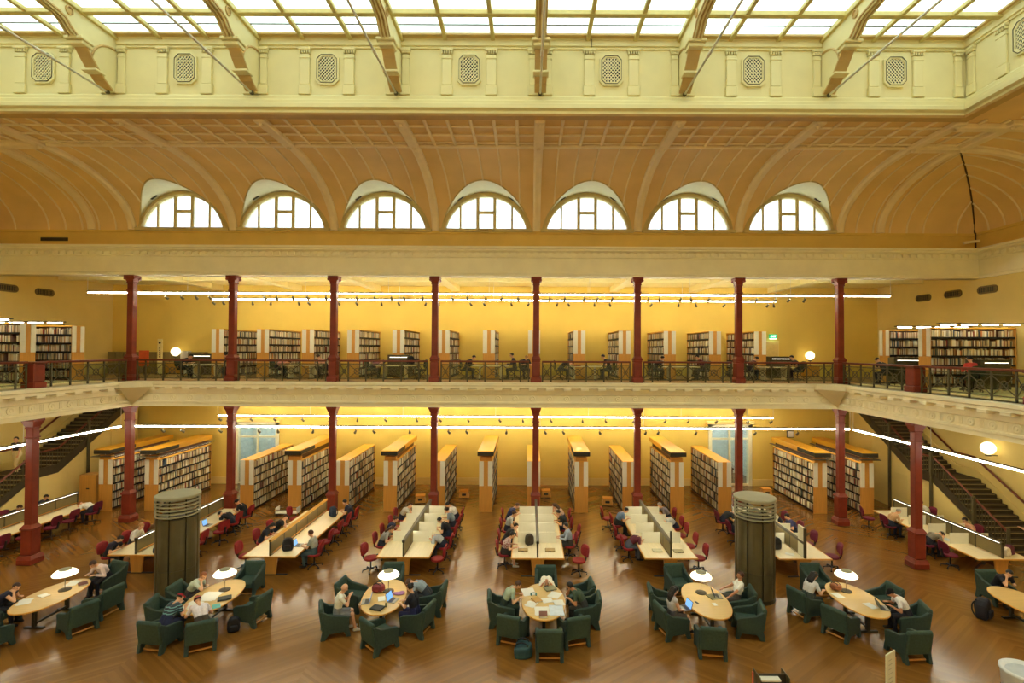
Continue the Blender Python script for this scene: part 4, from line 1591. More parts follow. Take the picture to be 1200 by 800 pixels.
# ---------------------------------------------------------------- long reading desks
DESKS = []
def desk(x, y0, y1, half, kind, label):
    """double reading desk with a low screen along the middle; kind: 'bays' has white cross dividers"""
    t = thing('reading_desk', label, 'desk', (x, 0, 0), 0, 'long double reading desks')
    for s in (-1, 1):
        a, b = sorted((s * .03, s * (half - .035)))
        MB().cbox(a, b, y0 + .035, y1 - .035, .70, .735, .006).build('worktop', DESKTOP, t)
        a, b = sorted((s * (half - .035), s * half))
        MB().cbox(a, b, y0, y1, .685, .735, .006).build('long_lipping', LIPPING, t)
    for y in (y0, y1 - .035):
        MB().cbox(-half + .03, half - .03, y, y + .035, .685, .735, .006).build('end_lipping', LIPPING, t)
    for k in range(4):
        y = y0 + .12 + (y1 - y0 - .3) * k / 3
        MB().prism([(-.26, .685), (.26, .685), (.19, .03), (-.19, .03)], 1, y, y + .07).build('support_panel', ORANGE, t, fix=True)
        MB().cbox(-half * .62, half * .62, y, y + .07, 0, .035, .01).build('foot', BLACKP, t)
    MB().cbox(-.03, .03, y0 + .2, y1 - .2, .30, .685, .005).build('modesty_panel', DARKWOOD, t)
    zt = 1.33
    n = 5
    pb = y0 + .1
    L = (y1 - .1 - pb) / n
    for k in range(n):
        MB().cbox(-.02, .02, pb + L * k + .03, pb + L * (k + 1) - .03, .76, zt - .08, .004).build('screen_panel', SCREEN, t)
        if k:
            MB().cbox(-.028, .028, pb + L * k - .025, pb + L * k + .025, .735, zt - .06, .004).build('screen_post', SCREENFRAME, t)
    MB().cbox(-.03, .03, pb - .03, pb + .03, .735, zt, .004).build('screen_post', SCREENFRAME, t)
    MB().cbox(-.03, .03, y1 - .13, y1 - .07, .735, zt, .004).build('screen_post', SCREENFRAME, t)
    MB().cbox(-.055, .055, pb - .03, y1 - .07, zt - .09, zt, .008).build('top_rail', SCREENFRAME if kind != 'wood' else ORANGE_H, t)
    for s in (-1, 1):
        if kind == 'lamp' or x > 17:
            MB().box(s * .058 - .004, s * .058 + .004, pb + .05, y1 - .15, zt - .042, zt - .03).build('strip_light', STRIP, t)
        else:
            MB().box(s * .025 - .004, s * .025 + .004, pb + .05, y1 - .15, zt - .102, zt - .092).build('strip_light', BAYSTRIP, t)
        if kind == 'lamp' or kind == 'wood':
            MB().box(s * .045 - .012, s * .045 + .012, pb + .1, y1 - .15, .80, .83).build('cable_tray', TAN, t)
    if kind == 'bays':
        dm = MB()
        for s in (-1, 1):
            for k in range(1, 5):
                y = y0 + .45 + 1.12 * k - .02
                if y < y1 - .15:
                    a, b = sorted((s * .03, s * (half - .22)))
                    MB().prism([(a, .735), (b, .735), (b, 1.16), (a, 1.16)], 1, y, y + .025).build('divider', DIVIDER, t)
    if kind == 'bays' or kind == 'lamp':
        pass
    DESKS.append((x, y0, y1, half))
    return t
DX = [-22.45, -14.8, -9.68, -4.68, .36, 5.36, 10.38, 17.85]
dk = ['lamp', 'lamp', 'wood', 'bays', 'bays', 'bays', 'bays', 'bays']
DEND = [(19.6, 25.7), (19.35, 25.0), (19.25, 24.75), (19.25, 24.75), (19.2, 24.75), (19.25, 24.75), (19.25, 24.75), (19.3, 25.2)]
dl = ['long reading desk with olive screen beside the left stairs', 'long reading desk partly behind the left bronze kiosk', 'long reading desk with orange-topped screen, a man in grey working at its near end',
      'reading desk with white bay dividers, left of the central one', 'central reading desk with white bay dividers', 'reading desk with white bay dividers and tall end post, right of the central one',
      'reading desk partly behind the right bronze kiosk', 'long reading desk with white dividers beside the right stairs']
for x, k, (a, b), lb in zip(DX, dk, DEND, dl):
    d = desk(x, a, b, 1.0, k, lb)
    if x in (5.36, 10.38):
        MB().cbox(-.035, .035, a + .06, a + .12 + (.0 if x == 5.36 else .4), .735, 1.85 if x == 10.38 else 1.72, .006).build('end_screen', SCREENFRAME if x == 5.36 else DIVIDER, d)
        if x == 10.38:
            MB().cbox(-.05, .05, a + .04, a + .1, .735, 1.85, .006).build('end_post', SCREENFRAME, d)

# ---------------------------------------------------------------- oval tables with lamps
def oval_table():
    t = thing('oval_table', '', 'table')
    pts = [(.66 * math.copysign(abs(math.cos(a)) ** .92, math.cos(a)), 1.16 * math.copysign(abs(math.sin(a)) ** .95, math.sin(a))) for a in np.linspace(0, 2 * PI, 41)[:-1]]
    MB().prism(pts, 2, .700, .735).build('table_top', OVALTOP, t, fix=True)
    e = MB()
    n = len(pts)
    vs = [(x * 1.002, y * 1.002, z) for z in (.695, .737) for x, y in pts] + [(x * 1.02, y * 1.012, z) for z in (.70, .732) for x, y in pts]
    fs = [(2 * n + i, 2 * n + (i + 1) % n, 3 * n + (i + 1) % n, 3 * n + i) for i in range(n)]
    fs += [(i, (i + 1) % n, 2 * n + (i + 1) % n, 2 * n + i) for i in range(n)] + [(n + i, n + (i + 1) % n, 3 * n + (i + 1) % n, 3 * n + i) for i in range(n)]
    e.add(vs, fs).build('edge_band', LIPPING, t, fix=True)
    for s in (-1, 1):
        MB().cbox(-.05, .05, s * .55 - .05, s * .55 + .05, .05, .70, .01).build('leg', BRONZE_D, t)
        MB().cbox(-.3, .3, s * .55 - .04, s * .55 + .04, 0, .05, .01).build('foot', BRONZE_D, t)
    MB().cbox(-.03, .03, -.55, .55, .10, .16, .01).build('stretcher', BRONZE_D, t)
    return Proto(t)
POVAL = oval_table()
def table_lamp():
    t = thing('table_lamp', '', 'lamp')
    MB().lathe([(.17, 0), (.17, .02), (.03, .035)], 20).build('base', BRONZE_D, t)
    MB().tube((0, 0, .03), (0, 0, .58), .014, n=8).build('stem', CHROME, t)
    MB().lathe([(.33, .50), (.335, .515), (.30, .57), (.22, .625), (.16, .645)], 24).build('lamp_shade', OPAL, t, smooth=True)
    MB().lathe([(.165, .645), (.16, .665), (.05, .68)], 20).build('cap', KIOSKTOP, t)
    return Proto(t)
PLAMP = table_lamp()
TNAME = ['first', 'second', 'third', 'fourth', 'fifth', 'sixth', 'seventh']
TC = [(-14.95, 16.2, 0), (-9.82, 16.2, 0), (-4.52, 16.25, -6), (.48, 16.0, 0), (5.55, 16.1, 0), (10.3, 16.2, 0), (15.45, 15.95, 0)]
for k, (x, y, r) in enumerate(TC):
    POVAL.put((x, y, 0), facing(r), 'oval blond-topped reading table in the front row, %s from the left' % TNAME[k], 'oval reading tables')
LPOS = [(-14.85, 16.55), (-9.75, 16.6), (-4.47, 16.55), None, (5.55, 16.55), (10.3, 16.7), None]
for k, p in enumerate(LPOS):
    if p:
        PLAMP.put((p[0], p[1], .737), 0, 'lit mushroom lamp standing on the %s oval table from the left' % TNAME[k], 'table lamps')

# armchairs: x, y, facing; the table each belongs to; where it stands
ARM = [
    (-15.15, 14.55, 12, 0, 'near end'), (-16.15, 15.75, 80, 0, 'left side, a woman in navy in it'), (-13.55, 15.55, -62, 0, 'right side, near the end'), (-13.6, 16.5, -78, 0, 'right side, middle'),
    (-14.65, 17.95, -165, 0, 'far end, a reader in white in it'),
    (-10.45, 14.75, 8, 1, 'near end, left, behind the red cap'), (-9.3, 14.75, -28, 1, 'near end, right, behind the pink cap'), (-11.0, 15.75, 80, 1, 'left side, near'), (-11.0, 16.65, 92, 1, 'left side, far'),
    (-8.6, 16.1, -78, 1, 'right side'), (-9.75, 18.0, 178, 1, 'far end'),
    (-5.75, 15.5, 68, 2, 'left side, the bald man in it'), (-5.75, 16.95, 98, 2, 'left side, far, empty'), (-4.75, 17.95, 176, 2, 'far end'), (-3.15, 16.75, -85, 2, 'right side, far'),
    (-3.35, 15.55, -72, 2, 'right side, near'), (-4.2, 14.75, 42, 2, 'near end, turned aside'),
    (-.42, 15.15, 18, 3, 'left side, nearest the camera, empty'), (-.78, 16.1, 86, 3, 'left side, the man in pale green in it'), (.6, 14.45, 0, 3, 'near end, square to the camera'), (1.32, 15.1, -16, 3, 'right side, nearest the camera, empty'),
    (1.78, 16.05, -88, 3, 'right side, the man in dark green in it'), (1.68, 16.95, -95, 3, 'right side, far'), (.62, 17.75, 180, 3, 'far end, behind the slumped sleeper'),
    (4.35, 15.5, 75, 4, 'left side, the woman with a laptop in it'), (4.35, 16.55, 95, 4, 'left side, far, empty'), (5.25, 17.95, 172, 4, 'far end'), (6.75, 16.55, -82, 4, 'right side, the lounging man in it'),
    (6.6, 15.55, -78, 4, 'right side, near, empty'), (5.15, 14.6, 8, 4, 'near end'),
    (8.95, 16.6, 72, 5, 'left side, the long-haired woman in it'), (9.4, 15.5, 58, 5, 'left side, near, empty'), (10.1, 18.05, 180, 5, 'far end'), (11.5, 16.75, -95, 5, 'right side, far, empty'),
    (11.5, 15.6, -75, 5, 'right side, the man in a cap in it'), (10.6, 14.45, -4, 5, 'near end'),
    (15.95, 17.55, 180, 6, 'far end'),
]
for x, y, a, k, w in ARM:
    PARM.put((x, y, 0), facing(a), 'green armchair at the %s oval table, %s' % (TNAME[k], w), 'green armchairs')

# ---------------------------------------------------------------- bronze kiosks
def kiosk():
    t = thing('kiosk', '', 'kiosk')
    R, Zt = .62, 3.45
    MB().lathe([(R - .06, 0), (R - .06, 2.75)], 28).build('core', BRONZE_D, t)
    for k in range(8):
        a0, a1 = 2 * PI * (k + .04) / 8, 2 * PI * (k + .96) / 8
        for z0, z1, nm in ((.12, 1.0, 'lower_panel'), (1.0, 2.72, 'upper_panel')):
            b = MB()
            n = 6
            for z in (z0 + .005, z1 - .005):
                for rr in (R - .04, R + .0):
                    for q in range(n + 1):
                        a = a0 + (a1 - a0) * q / n
                        r2 = rr + (.025 * math.sin(PI * q / n) if rr > R - .02 else 0)
                        b.v.append((r2 * math.cos(a), r2 * math.sin(a), z))
            m = n + 1
            for q in range(n):
                b.f += [(m + q, m + q + 1, 3 * m + q + 1, 3 * m + q), (q, q + 1, 2 * m + q + 1, 2 * m + q), (2 * m + q, 2 * m + q + 1, 3 * m + q + 1, 3 * m + q), (q, q + 1, m + q + 1, m + q)]
            b.f += [(0, m, 3 * m, 2 * m), (n, m + n, 3 * m + n, 2 * m + n)]
            b.build(nm, BRONZE, t, fix=True)
    MB().lathe([(R + .03, 0), (R + .03, .1), (R - .02, .12)], 28).build('kick_ring', BRONZE_D, t)
    for k in range(5):
        z = 2.78 + .115 * k
        MB().ring([(R + .0, z + .02), (R + .06, z), (R + .06, z + .03), (R + .0, z + .05)], 28).build('louvre', KIOSKTOP, t)
    for k in range(8):
        a = 2 * PI * k / 8
        MB().tube((R * math.cos(a), R * math.sin(a), 2.72), (R * math.cos(a), R * math.sin(a), Zt - .05), .025, n=6).build('strut', BRONZE_D, t)
    MB().lathe([(R + .0, Zt - .09), (R + .07, Zt - .08), (R + .07, Zt), (R + .02, Zt + .02), (.05, Zt + .03)], 32).build('cap', KIOSKTOP, t)
    return Proto(t)
PKIOSK = kiosk()
PKIOSK.put((-12.15, 17.85, 0), .2, 'tall round bronze kiosk with louvred top, left side of the hall', 'bronze kiosks')
PKIOSK.put((7.85, 17.85, 0), 0, 'tall round bronze kiosk with louvred top, right side of the hall', 'bronze kiosks')

# ---------------------------------------------------------------- kick stools, trolley, cabinets
def kick():
    t = thing('step_stool', '', 'step stool')
    m = ORANGE
    MB().frustum((0, 0, .03), (.30, .26), (0, 0, .36), (.24, .20)).build('body', m, t, bevel=.02)
    MB().cbox(-.27, .27, -.23, .23, .36, .42, .02).build('top_step', mat('stool_top', (206, 140, 40), .6), t)
    MB().cbox(-.12, .12, -.275, -.23, .16, .28, .02).build('hand_hole', DARK, t)
    MB().box(-.28, .28, -.24, .24, 0, .03).build('base', DARK, t)
    return Proto(t)
PK = kick()
for x, y, w in ((-3.7, 29.6, 'left of the central bookcases'), (1.0, 29.8, 'behind the central column'), (4.35, 28.3, 'beside a bookcase right of centre'), (6.1, 29.4, 'half behind the column right of centre'),
                (14.0, 30.3, 'by the right glazed door'), (-6.0, 28.6, 'beside a bookcase left of centre')):
    PK.put((x, y, 0), rnd.uniform(-.2, .2), 'orange kick step stool on the floor %s' % w, 'kick stools')
t = thing('book_trolley', 'white wire book trolley before the canopied bookcase left of centre', 'trolley', (-12.3, 26.35, 0))
MB().cbox(-.55, .55, -.22, .22, .12, .16, .01).build('deck', WHITE, t)
for x in (-.55, .52):
    MB().cbox(x, x + .03, -.22, .22, .16, .42, .008).build('end', WHITE, t)
MB().cbox(-.55, .55, .2, .22, .3, .33, .006).build('back_rail', CHROME, t)
MB().cbox(-.55, .55, -.22, -.2, .3, .33, .006).build('front_rail', CHROME, t)
for sx in (-.48, .48):
    for sy in (-.17, .17):
        MB().tube((sx - .02, sy, .06), (sx + .02, sy, .06), .06, n=10).build('wheel', BLACKP, t)
t = thing('orange_cabinet', 'orange cabinet standing by the left stairs beside the first bookcase', 'cabinet', (-23.4, 27.6, 0))
MB().cbox(-.45, .45, -.3, .3, 0, 1.75, .02).build('body', ORANGE, t)
MB().cbox(-.06, .1, -.33, -.3, 1.0, 1.06, .01).build('handle', DARK, t)
t = thing('notice_frame', 'small white framed notice standing on the far right canopied bookcase', 'notice', (15.9, 31.2, 3.245))
MB().cbox(-.22, .22, -.02, .02, 0, .42, .01).build('frame', DARK, t)
MB().box(-.18, .18, -.026, -.02, .04, .38).build('sheet', PAPER, t)

# ---------------------------------------------------------------- things at the bottom edge
t = thing('sign_board', 'pale upright notice board on a post at the near right', 'sign', (8.1, 11.55, 0), .55)
MB().cbox(-.2, .2, -.015, .015, .75, 1.78, .006).build('board', mat('sign_paint', (226, 224, 190), .5, noise=.03), t)
MB().cbox(.2, .225, -.02, .02, 1.0, 1.62, .004).build('edge_strip', TAN, t)
for k in range(7):
    MB().box(-.11, .02 + .08 * rnd.random(), -.018, -.0155, 1.62 - .1 * k, 1.635 - .1 * k).build('text_line', mat('faded_grey_print', (186, 184, 156), .6), t)
MB().tube((0, 0, .03), (0, 0, .75), .03, n=8).build('post', CHROME, t)
MB().lathe([(.22, 0), (.22, .02), (.04, .04)], 18).build('base', BRONZE_D, t)
t = thing('barrier_post', 'slim red post standing on the floor near the camera', 'post', (5.05, 11.6, 0))
MB().tube((0, 0, .02), (0, 0, 1.3), .018, n=8).build('pole', mat('post_red', (206, 88, 66), .45), t)
MB().lathe([(.16, 0), (.16, .02), (.03, .04)], 16).build('base', BRONZE_D, t)
MB().ball((0, 0, .92), .03, 8, 6).build('clip', CHROME, t)
t = thing('mesh_stand', 'low dark mesh display stand beside the slim red post', 'stand', (5.72, 12.15, 0))
MB().cbox(-.35, .35, -.02, .02, .30, .92, .006).build('mesh_panel', GRILLE, t)
for x in (-.35, .33):
    MB().cbox(x, x + .02, -.2, .2, 0, .94, .004).build('side_frame', BRONZE, t)
MB().cbox(-.3, .15, -.18, -.02, .84, .88, .005).build('shelf', WHITE, t)
t = thing('round_bin', 'round white bin top cut by the right bottom corner', 'bin', (11.75, 12.2, 0))
MB().lathe([(.40, 0), (.46, .9), (.49, .95), (.49, .99), (.43, 1.0), (.37, .93), (.30, .90)], 28).build('body', mat('bin_white', (222, 226, 224), .35), t, smooth=True)
MB().lathe([(.37, .935), (.1, .92)], 24).build('tray', mat('bin_inner', (186, 196, 200), .4), t)

# ---------------------------------------------------------------- upper gallery: desks, carrels, lockers, signs
def balcony_desk():
    t = thing('gallery_desk', '', 'desk')
    MB().cbox(-.95, .95, -.45, .45, .70, .735, .01).build('worktop', DESKTOP, t)
    for x in (-.55, .55):
        MB().prism([(-.3, .70), (.3, .70), (.22, .03), (-.22, .03)], 0, x - .03, x + .03).build('support_panel', DESKTOP, t, fix=True)
        MB().cbox(x - .04, x + .04, -.38, .38, 0, .035, .008).build('foot', BLACKP, t)
    return Proto(t)
PBD = balcony_desk()
GY = 27.15
for i in range(7):
    PBD.put((COLX[i] + 2.6, GY, ZB + .012), 0, 'pale desk behind the upper gallery railing, %s bay from the left' % ORD[i], 'upper gallery desks')
def carrel():
    t = thing('study_carrel', '', 'carrel')
    MB().cbox(-.6, .6, -.02, .02, .1, 1.28, .008).build('screen', SCREENFRAME, t)
    for x in (-.6, .56):
        MB().cbox(x, x + .04, 0, .7, .1, 1.28, .008).build('side_panel', SCREENFRAME, t)
    MB().cbox(-.56, .56, 0, .68, .70, .735, .008).build('worktop', DESKTOP, t)
    MB().cbox(-.5, .5, -.05, -.02, 1.12, 1.18, .005).build('light_housing', DARKWOOD, t)
    MB().box(-.47, .47, -.056, -.05, 1.14, 1.16).build('strip_light', STRIP, t)
    return Proto(t)
PCAR = carrel()
for x, y, r, w in ((-18.45, 28.9, 0, 'in the left bay before the totem sign'), (13.75, 28.0, 0, 'under the exit sign'), (-24.2, 20.9, 0, 'in the left side gallery before the bookcases'),
                   (18.5, 25.0, -.25, 'in the right gallery corner behind the railing'), (18.4, 20.2, 0, 'in the right side gallery before the bookcases'), (-7.1, 27.9, 0, 'behind the railing left of centre')):
    PCAR.put((x, y, ZB + .012), r, 'dark study carrel with strip light %s' % w, 'study carrels')
t = thing('totem_sign', 'tall white totem sign with dark mark in the left upper gallery', 'sign', (-22.55, 31.3, ZB + .012))
MB().cbox(-.14, .14, -.04, .04, .02, 2.15, .01).build('board', mat('totem_paint', (236, 222, 150), .5), t)
MB().lathe([(.07, 0), (.07, .005)], 12).xf(Matrix.Translation((0, -.041, 1.92)) @ Matrix.Rotation(PI / 2, 4, 'X')).build('emblem', DARK, t)
for k in range(5):
    MB().box(-.03, .03, -.044, -.04, 1.55 - .13 * k, 1.62 - .13 * k).build('text_mark', GRILLE, t)
MB().cbox(-.2, .2, -.15, .15, 0, .03, .005).build('base', DARK, t)
lk = MB().cbox(-.24, .24, 0, .4, 0, 1.35, .01).mesh('body', mat('locker_olive', (124, 108, 64), .6, noise=.08))
lk2 = MB().cbox(-.21, .21, -.012, 0, .06, 1.3, .006).mesh('door', mat('locker_olive_light', (140, 122, 74), .6, noise=.08))
lk3 = MB().cbox(.12, .15, -.03, -.012, .7, .82, .004).mesh('handle', DARK)
for k in range(12):
    if k in (9,):
        continue
    r = tag(link('locker', lk), 'olive locker along the left upper gallery back wall, %s from the left' % ORD[k if k < 9 else k - 1], 'locker', 'lockers of the upper gallery')
    r.location = (-26.0 + .5 * k, 31.9, ZB + .012)
    d = link('door', lk2, r)
    link('handle', lk3, d)
t = thing('white_cabinet', 'narrow white cabinet in the row of olive lockers', 'cabinet', (-21.5, 31.9, ZB + .012))
MB().cbox(-.22, .22, 0, .4, 0, 1.42, .01).build('body', WHITE, t)
MB().cbox(.1, .13, -.02, 0, .7, .85, .004).build('handle', DARK, t)

# exit sign and the door below it
EXG = mat('exit_green', (20, 120, 74), .5, emit=1.3, emit_c=(16, 116, 70))
EXW = glow('exit_white', (206, 255, 226), 2.2)
t = thing('exit_sign', 'lit green EXIT sign over the narrow door in the upper gallery', 'exit sign', (15.35, 32.22, 9.42))
MB().cbox(-.24, .24, -.05, .05, -.13, .13, .01).build('housing', EXG, t)
cu = bpy.data.curves.new('exit_text', 'FONT')
cu.body = 'EXIT'
cu.size = .17
cu.align_x = 'CENTER'
cu.extrude = .002
tmp = bpy.data.objects.new('tmp', cu)
col.objects.link(tmp)
bpy.context.view_layer.update()
me = bpy.data.meshes.new_from_object(tmp.evaluated_get(bpy.context.evaluated_depsgraph_get()))
bpy.data.objects.remove(tmp)
me.materials.clear()
me.materials.append(EXW)
o = link('lettering', me, t)
o.location = (0, -.054, -.06)
o.rotation_euler = (PI / 2, 0, 0)
MB().cbox(-.2, .2, -.05, .05, -.17, -.13, .005).build('downlight', EXW, t)
MB().tube((0, .05, 0), (0, .18, 0), .03, n=8).build('wall_arm', IRON, t)
d = struct(link('door_3', None))
MB().cbox(14.9, 15.8, YB - .05, YB, ZB, 9.15, .01).build('frame', PALE, d)
MB().cbox(14.98, 15.72, YB - .07, YB - .05, ZB + .02, 9.08, .008).build('leaf', mat('door_buff', (224, 196, 118), .5), d)
MB().tube((15.06, YB - .12, 7.9), (15.06, YB - .07, 7.9), .025, n=8).build('knob', CHROME, d)

# ---------------------------------------------------------------- small things on tables
def laptop():
    t = thing('laptop', '', 'laptop')
    MB().cbox(-.17, .17, -.12, .12, 0, .018, .004).build('base', mat('laptop_grey', (150, 146, 132), .4), t)
    MB().box(-.15, .15, -.02, .10, .018, .020).build('keyboard', BLACKP, t)
    b = MB().cbox(-.17, .17, 0, .012, 0, .23, .004)
    b.xf(Matrix.Translation((0, .115, .015)) @ Matrix.Rotation(-.3, 4, 'X')).build('lid', mat('laptop_dark', (70, 70, 66), .4), t)
    b = MB().box(-.155, .155, -.003, 0, .015, .215)
    b.xf(Matrix.Translation((0, .115, .015)) @ Matrix.Rotation(-.3, 4, 'X')).build('screen', glow('laptop_screen', (96, 140, 200), .9), t)
    return Proto(t)
PLAP = laptop()
def bag_proto(name, c, label):
    t = thing(name, label, 'bag')
    m = mat('%s_cloth' % name + str(c[0]), c, .7, noise=.15, scale=14, bump=.2)
    b = MB()
    b.prism([(-.15, 0), (.15, 0), (.175, .12), (.165, .30), (.11, .39), (.05, .42), (-.05, .42), (-.11, .39), (-.165, .30), (-.175, .12)], 1, -.10, .10)
    b.build('body', m, t, bevel=.045, fix=True)
    MB().cbox(-.11, .11, -.155, -.09, .04, .22, .03).build('pocket', m, t, bevel=.01)
    for s in (-1, 1):
        b = MB()
        for k in range(6):
            a, c_ = PI * k / 6, PI * (k + 1) / 6
            b.tube((s * .08, .10 + .07 * math.sin(a), .19 - .15 * math.cos(a)), (s * .08, .10 + .07 * math.sin(c_), .19 - .15 * math.cos(c_)), .015, n=6)
        b.build('strap', BLACKP, t)
    b = MB()
    for k in range(5):
        a, c_ = PI * k / 5, PI * (k + 1) / 5
        b.tube((-.04 * math.cos(a), 0, .37 + .04 * math.sin(a)), (-.04 * math.cos(c_), 0, .37 + .04 * math.sin(c_)), .01, n=6)
    b.build('grab_loop', BLACKP, t)
    return t
def bag(x, y, z, rot, c, label, lay=False, s=1.0):
    t = bag_proto('backpack', c, label)
    t.location = (x, y, z + (.11 if lay else 0))
    t.rotation_euler = (PI / 2 * .95 if lay else 0, 0, rot)
    t.scale = (s, s, s)
def sheet(x, y, rot, label, w=.21, h=.297, n=1, m=None, z=.737):
    t = thing('paper_sheets' if n > 1 else 'paper_sheet', label, 'paper', (x, y, z), rot)
    for k in range(n):
        MB().box(-w / 2, w / 2, -h / 2, h / 2, .002 + .003 * k, .004 + .003 * k).xf(Matrix.Rotation(rnd.uniform(-.25, .25) * (k > 0), 4, 'Z')).build('sheet', m or PAPER, t)
def openbook(x, y, rot, label, z=.737):
    t = thing('open_book', label, 'book', (x, y, z), rot)
    for s in (-1, 1):
        p = [(0, 0.012), (s * .05, .03), (s * .14, .022), (s * .15, .012), (s * .15, .004), (0, .004)]
        MB().prism(p, 1, -.11, .11).build('page_block', PAPER, t, fix=True)
    MB().box(-.16, .16, -.118, .118, 0, .004).build('cover', TAN, t)
def shutbook(x, y, rot, c, label, z=.737, th=.03):
    t = thing('closed_book', label, 'book', (x, y, z), rot)
    m = mat('cover_%d_%d_%d' % c, c, .5, noise=.08)
    MB().box(-.12, .12, -.16, .16, 0, .004).build('cover', m, t)
    MB().box(-.12, .12, -.16, .16, th - .004, th).build('cover', m, t)
    MB().box(-.12, -.116, -.16, .16, 0, th).build('spine', m, t)
    MB().box(-.115, .115, -.155, .155, .004, th - .004).build('pages', PAPER, t)
def folder(x, y, rot, c, label, z=.737):
    t = thing('document_case', label, 'case', (x, y, z), rot)
    m = mat('case_%d_%d_%d' % c, c, .6, noise=.1)
    MB().cbox(-.19, .19, -.14, .14, 0, .05, .015).build('body', m, t)
    MB().cbox(-.05, .05, -.17, -.14, .015, .035, .006).build('handle', BLACKP, t)
def lap(x, y, rot, label, z=.737):
    PLAP.put((x, y, z), facing(rot), label, 'laptops')
Z = .737
# first oval table
sheet(-15.35, 15.75, .5, 'loose white papers by the woman in navy, first oval table from left', n=3, w=.3, h=.42)
openbook(-15.15, 16.15, -.4, 'open book in the middle of the first oval table from the left')
sheet(-15.0, 17.0, .3, 'white papers before the reader in white, first oval table', n=2, w=.3, h=.4)
shutbook(-14.62, 16.95, .8, (90, 40, 30), 'dark red book under the hands of the reader in white')
# second
sheet(-9.95, 16.15, .2, 'large white sheets spread over the middle of the second oval table', n=3, w=.5, h=.6)
sheet(-10.15, 15.6, -.2, 'white drawing sheet between the two capped readers', w=.42, h=.5, n=1)
folder(-9.4, 16.0, .5, (46, 54, 50), 'dark open pencil case on the second oval table from the left')
sheet(-9.38, 15.55, .6, 'teal folder sheet by the pink cap, second oval table', m=mat('teal_card', (92, 176, 170), .6))
bag(-8.85, 15.55, 0, .5, (30, 28, 32), 'black bag on the floor at the right of the second oval table')
# third
bag(-4.95, 16.6, Z, 1.2, (120, 44, 50), 'dark red backpack lying on the third oval table from the left', lay=True, s=.9)
lap(-4.98, 15.85, 80, 'grey laptop before the bald man, seen from behind its lid')
lap(-4.15, 15.95, -75, 'laptop with blue screen before the woman in black, third oval table')
folder(-4.5, 15.45, -.3, (34, 40, 36), 'black laptop sleeve lying at the near end of the third oval table')
sheet(-4.55, 16.05, .3, 'white papers in the middle of the third oval table', n=2)
t = thing('purple_scarf', 'crumpled mauve scarf on the third oval table before the woman in black', 'scarf', (-4.1, 16.35, Z))
MB().ball((0, 0, .03), (.2, .09, .04), 12, 6).ball((.1, .04, .04), (.1, .07, .05), 10, 6).build('cloth', mat('mauve_cloth', (168, 120, 168), .8, noise=.2), t, smooth=True)
t = thing('drinking_glass', 'clear tumbler near the front of the third oval table', 'glass', (-4.27, 15.55, Z))
MB().lathe([(.032, 0), (.036, .11), (.033, .11), (.029, .008)], 14).build('body', glass('tumbler_glass', (210, 220, 200), .8, .2), t)
# fourth: strewn with paper
for q, (x, y, r, w, h, lb) in enumerate([(.02, 16.55, .3, .4, .5, 'white newspaper at the left rear of the fourth oval table'), (.85, 16.35, -.5, .36, .4, 'white sheets at the right rear of the fourth oval table'),
                                         (.42, 15.35, .1, .42, .5, 'white paper spread at the near left of the fourth oval table'), (.85, 15.4, .0, .42, .6, 'pale blue paper spread at the near right of the fourth oval table'),
                                         (.6, 16.0, .2, .32, .3, 'open notebook in the middle of the fourth oval table'), (.1, 15.75, -.3, .3, .34, 'white pad at the left edge of the fourth oval table'),
                                         (.95, 15.85, .1, .3, .35, 'cream sheet at the right edge of the fourth oval table')]):
    sheet(x, y, r, lb, w=w, h=h, n=2, m=mat('pale_blue_paper', (216, 228, 236), .7) if 'blue' in lb else PAPER)
shutbook(.28, 16.0, .5, (196, 150, 80), 'tan book with brown panel left of centre on the fourth oval table')
shutbook(.45, 15.1, 0, (110, 60, 44), 'small brown case at the near edge of the fourth oval table', th=.05)
folder(.72, 16.75, .4, (150, 146, 110), 'olive bag lying by the sleeper on the fourth oval table')
t = thing('headphones', 'teal headphones on papers at the left of the fourth oval table', 'headphones', (.18, 16.3, Z + .02))
for s in (-1, 1):
    MB().ball((s * .08, 0, .03), (.025, .05, .05), 10, 8).build('ear_cup', mat('teal_plastic', (50, 110, 104), .5), t, smooth=True)
b = MB()
for k in range(8):
    a, c_ = PI * k / 8, PI * (k + 1) / 8
    b.tube((.085 * math.cos(a), .10 * math.sin(a), .03), (.085 * math.cos(c_), .10 * math.sin(c_), .03), .012, n=6)
b.build('headband', DARK, t)
t = bag_proto('backpack', (44, 74, 78), 'dark teal backpack on the floor by the near left chair, fourth oval table')
t.location = (-.35, 14.45, .12)
t.rotation_euler = (PI / 2 * .95, 0, 1.4)
t.scale = (1.5, 1.5, 1.15)
# fifth
lap(5.05, 15.62, 75, 'laptop with pale screen in the lap of the woman, fifth oval table')
bpy.data.objects[[o.name for o in bpy.data.objects if o.get('label', '').startswith('laptop with pale screen')][0]].location = (4.72, 15.55, .737)
lap(6.0, 16.3, -85, 'dark open laptop before the lounging man, fifth oval table')
shutbook(5.8, 16.25, .3, (120, 116, 80), 'olive book by the laptop on the fifth oval table')
sheet(5.72, 15.8, .1, 'small white paper in the middle of the fifth oval table', w=.12, h=.18)
t = thing('phone', 'black phone lying left of the middle of the fifth oval table', 'phone', (5.2, 15.9, Z), .4)
MB().cbox(-.035, .035, -.07, .07, 0, .01, .004).build('body', BLACKP, t)
MB().box(-.03, .03, -.06, .06, .01, .011).build('screen', GRILLE, t)
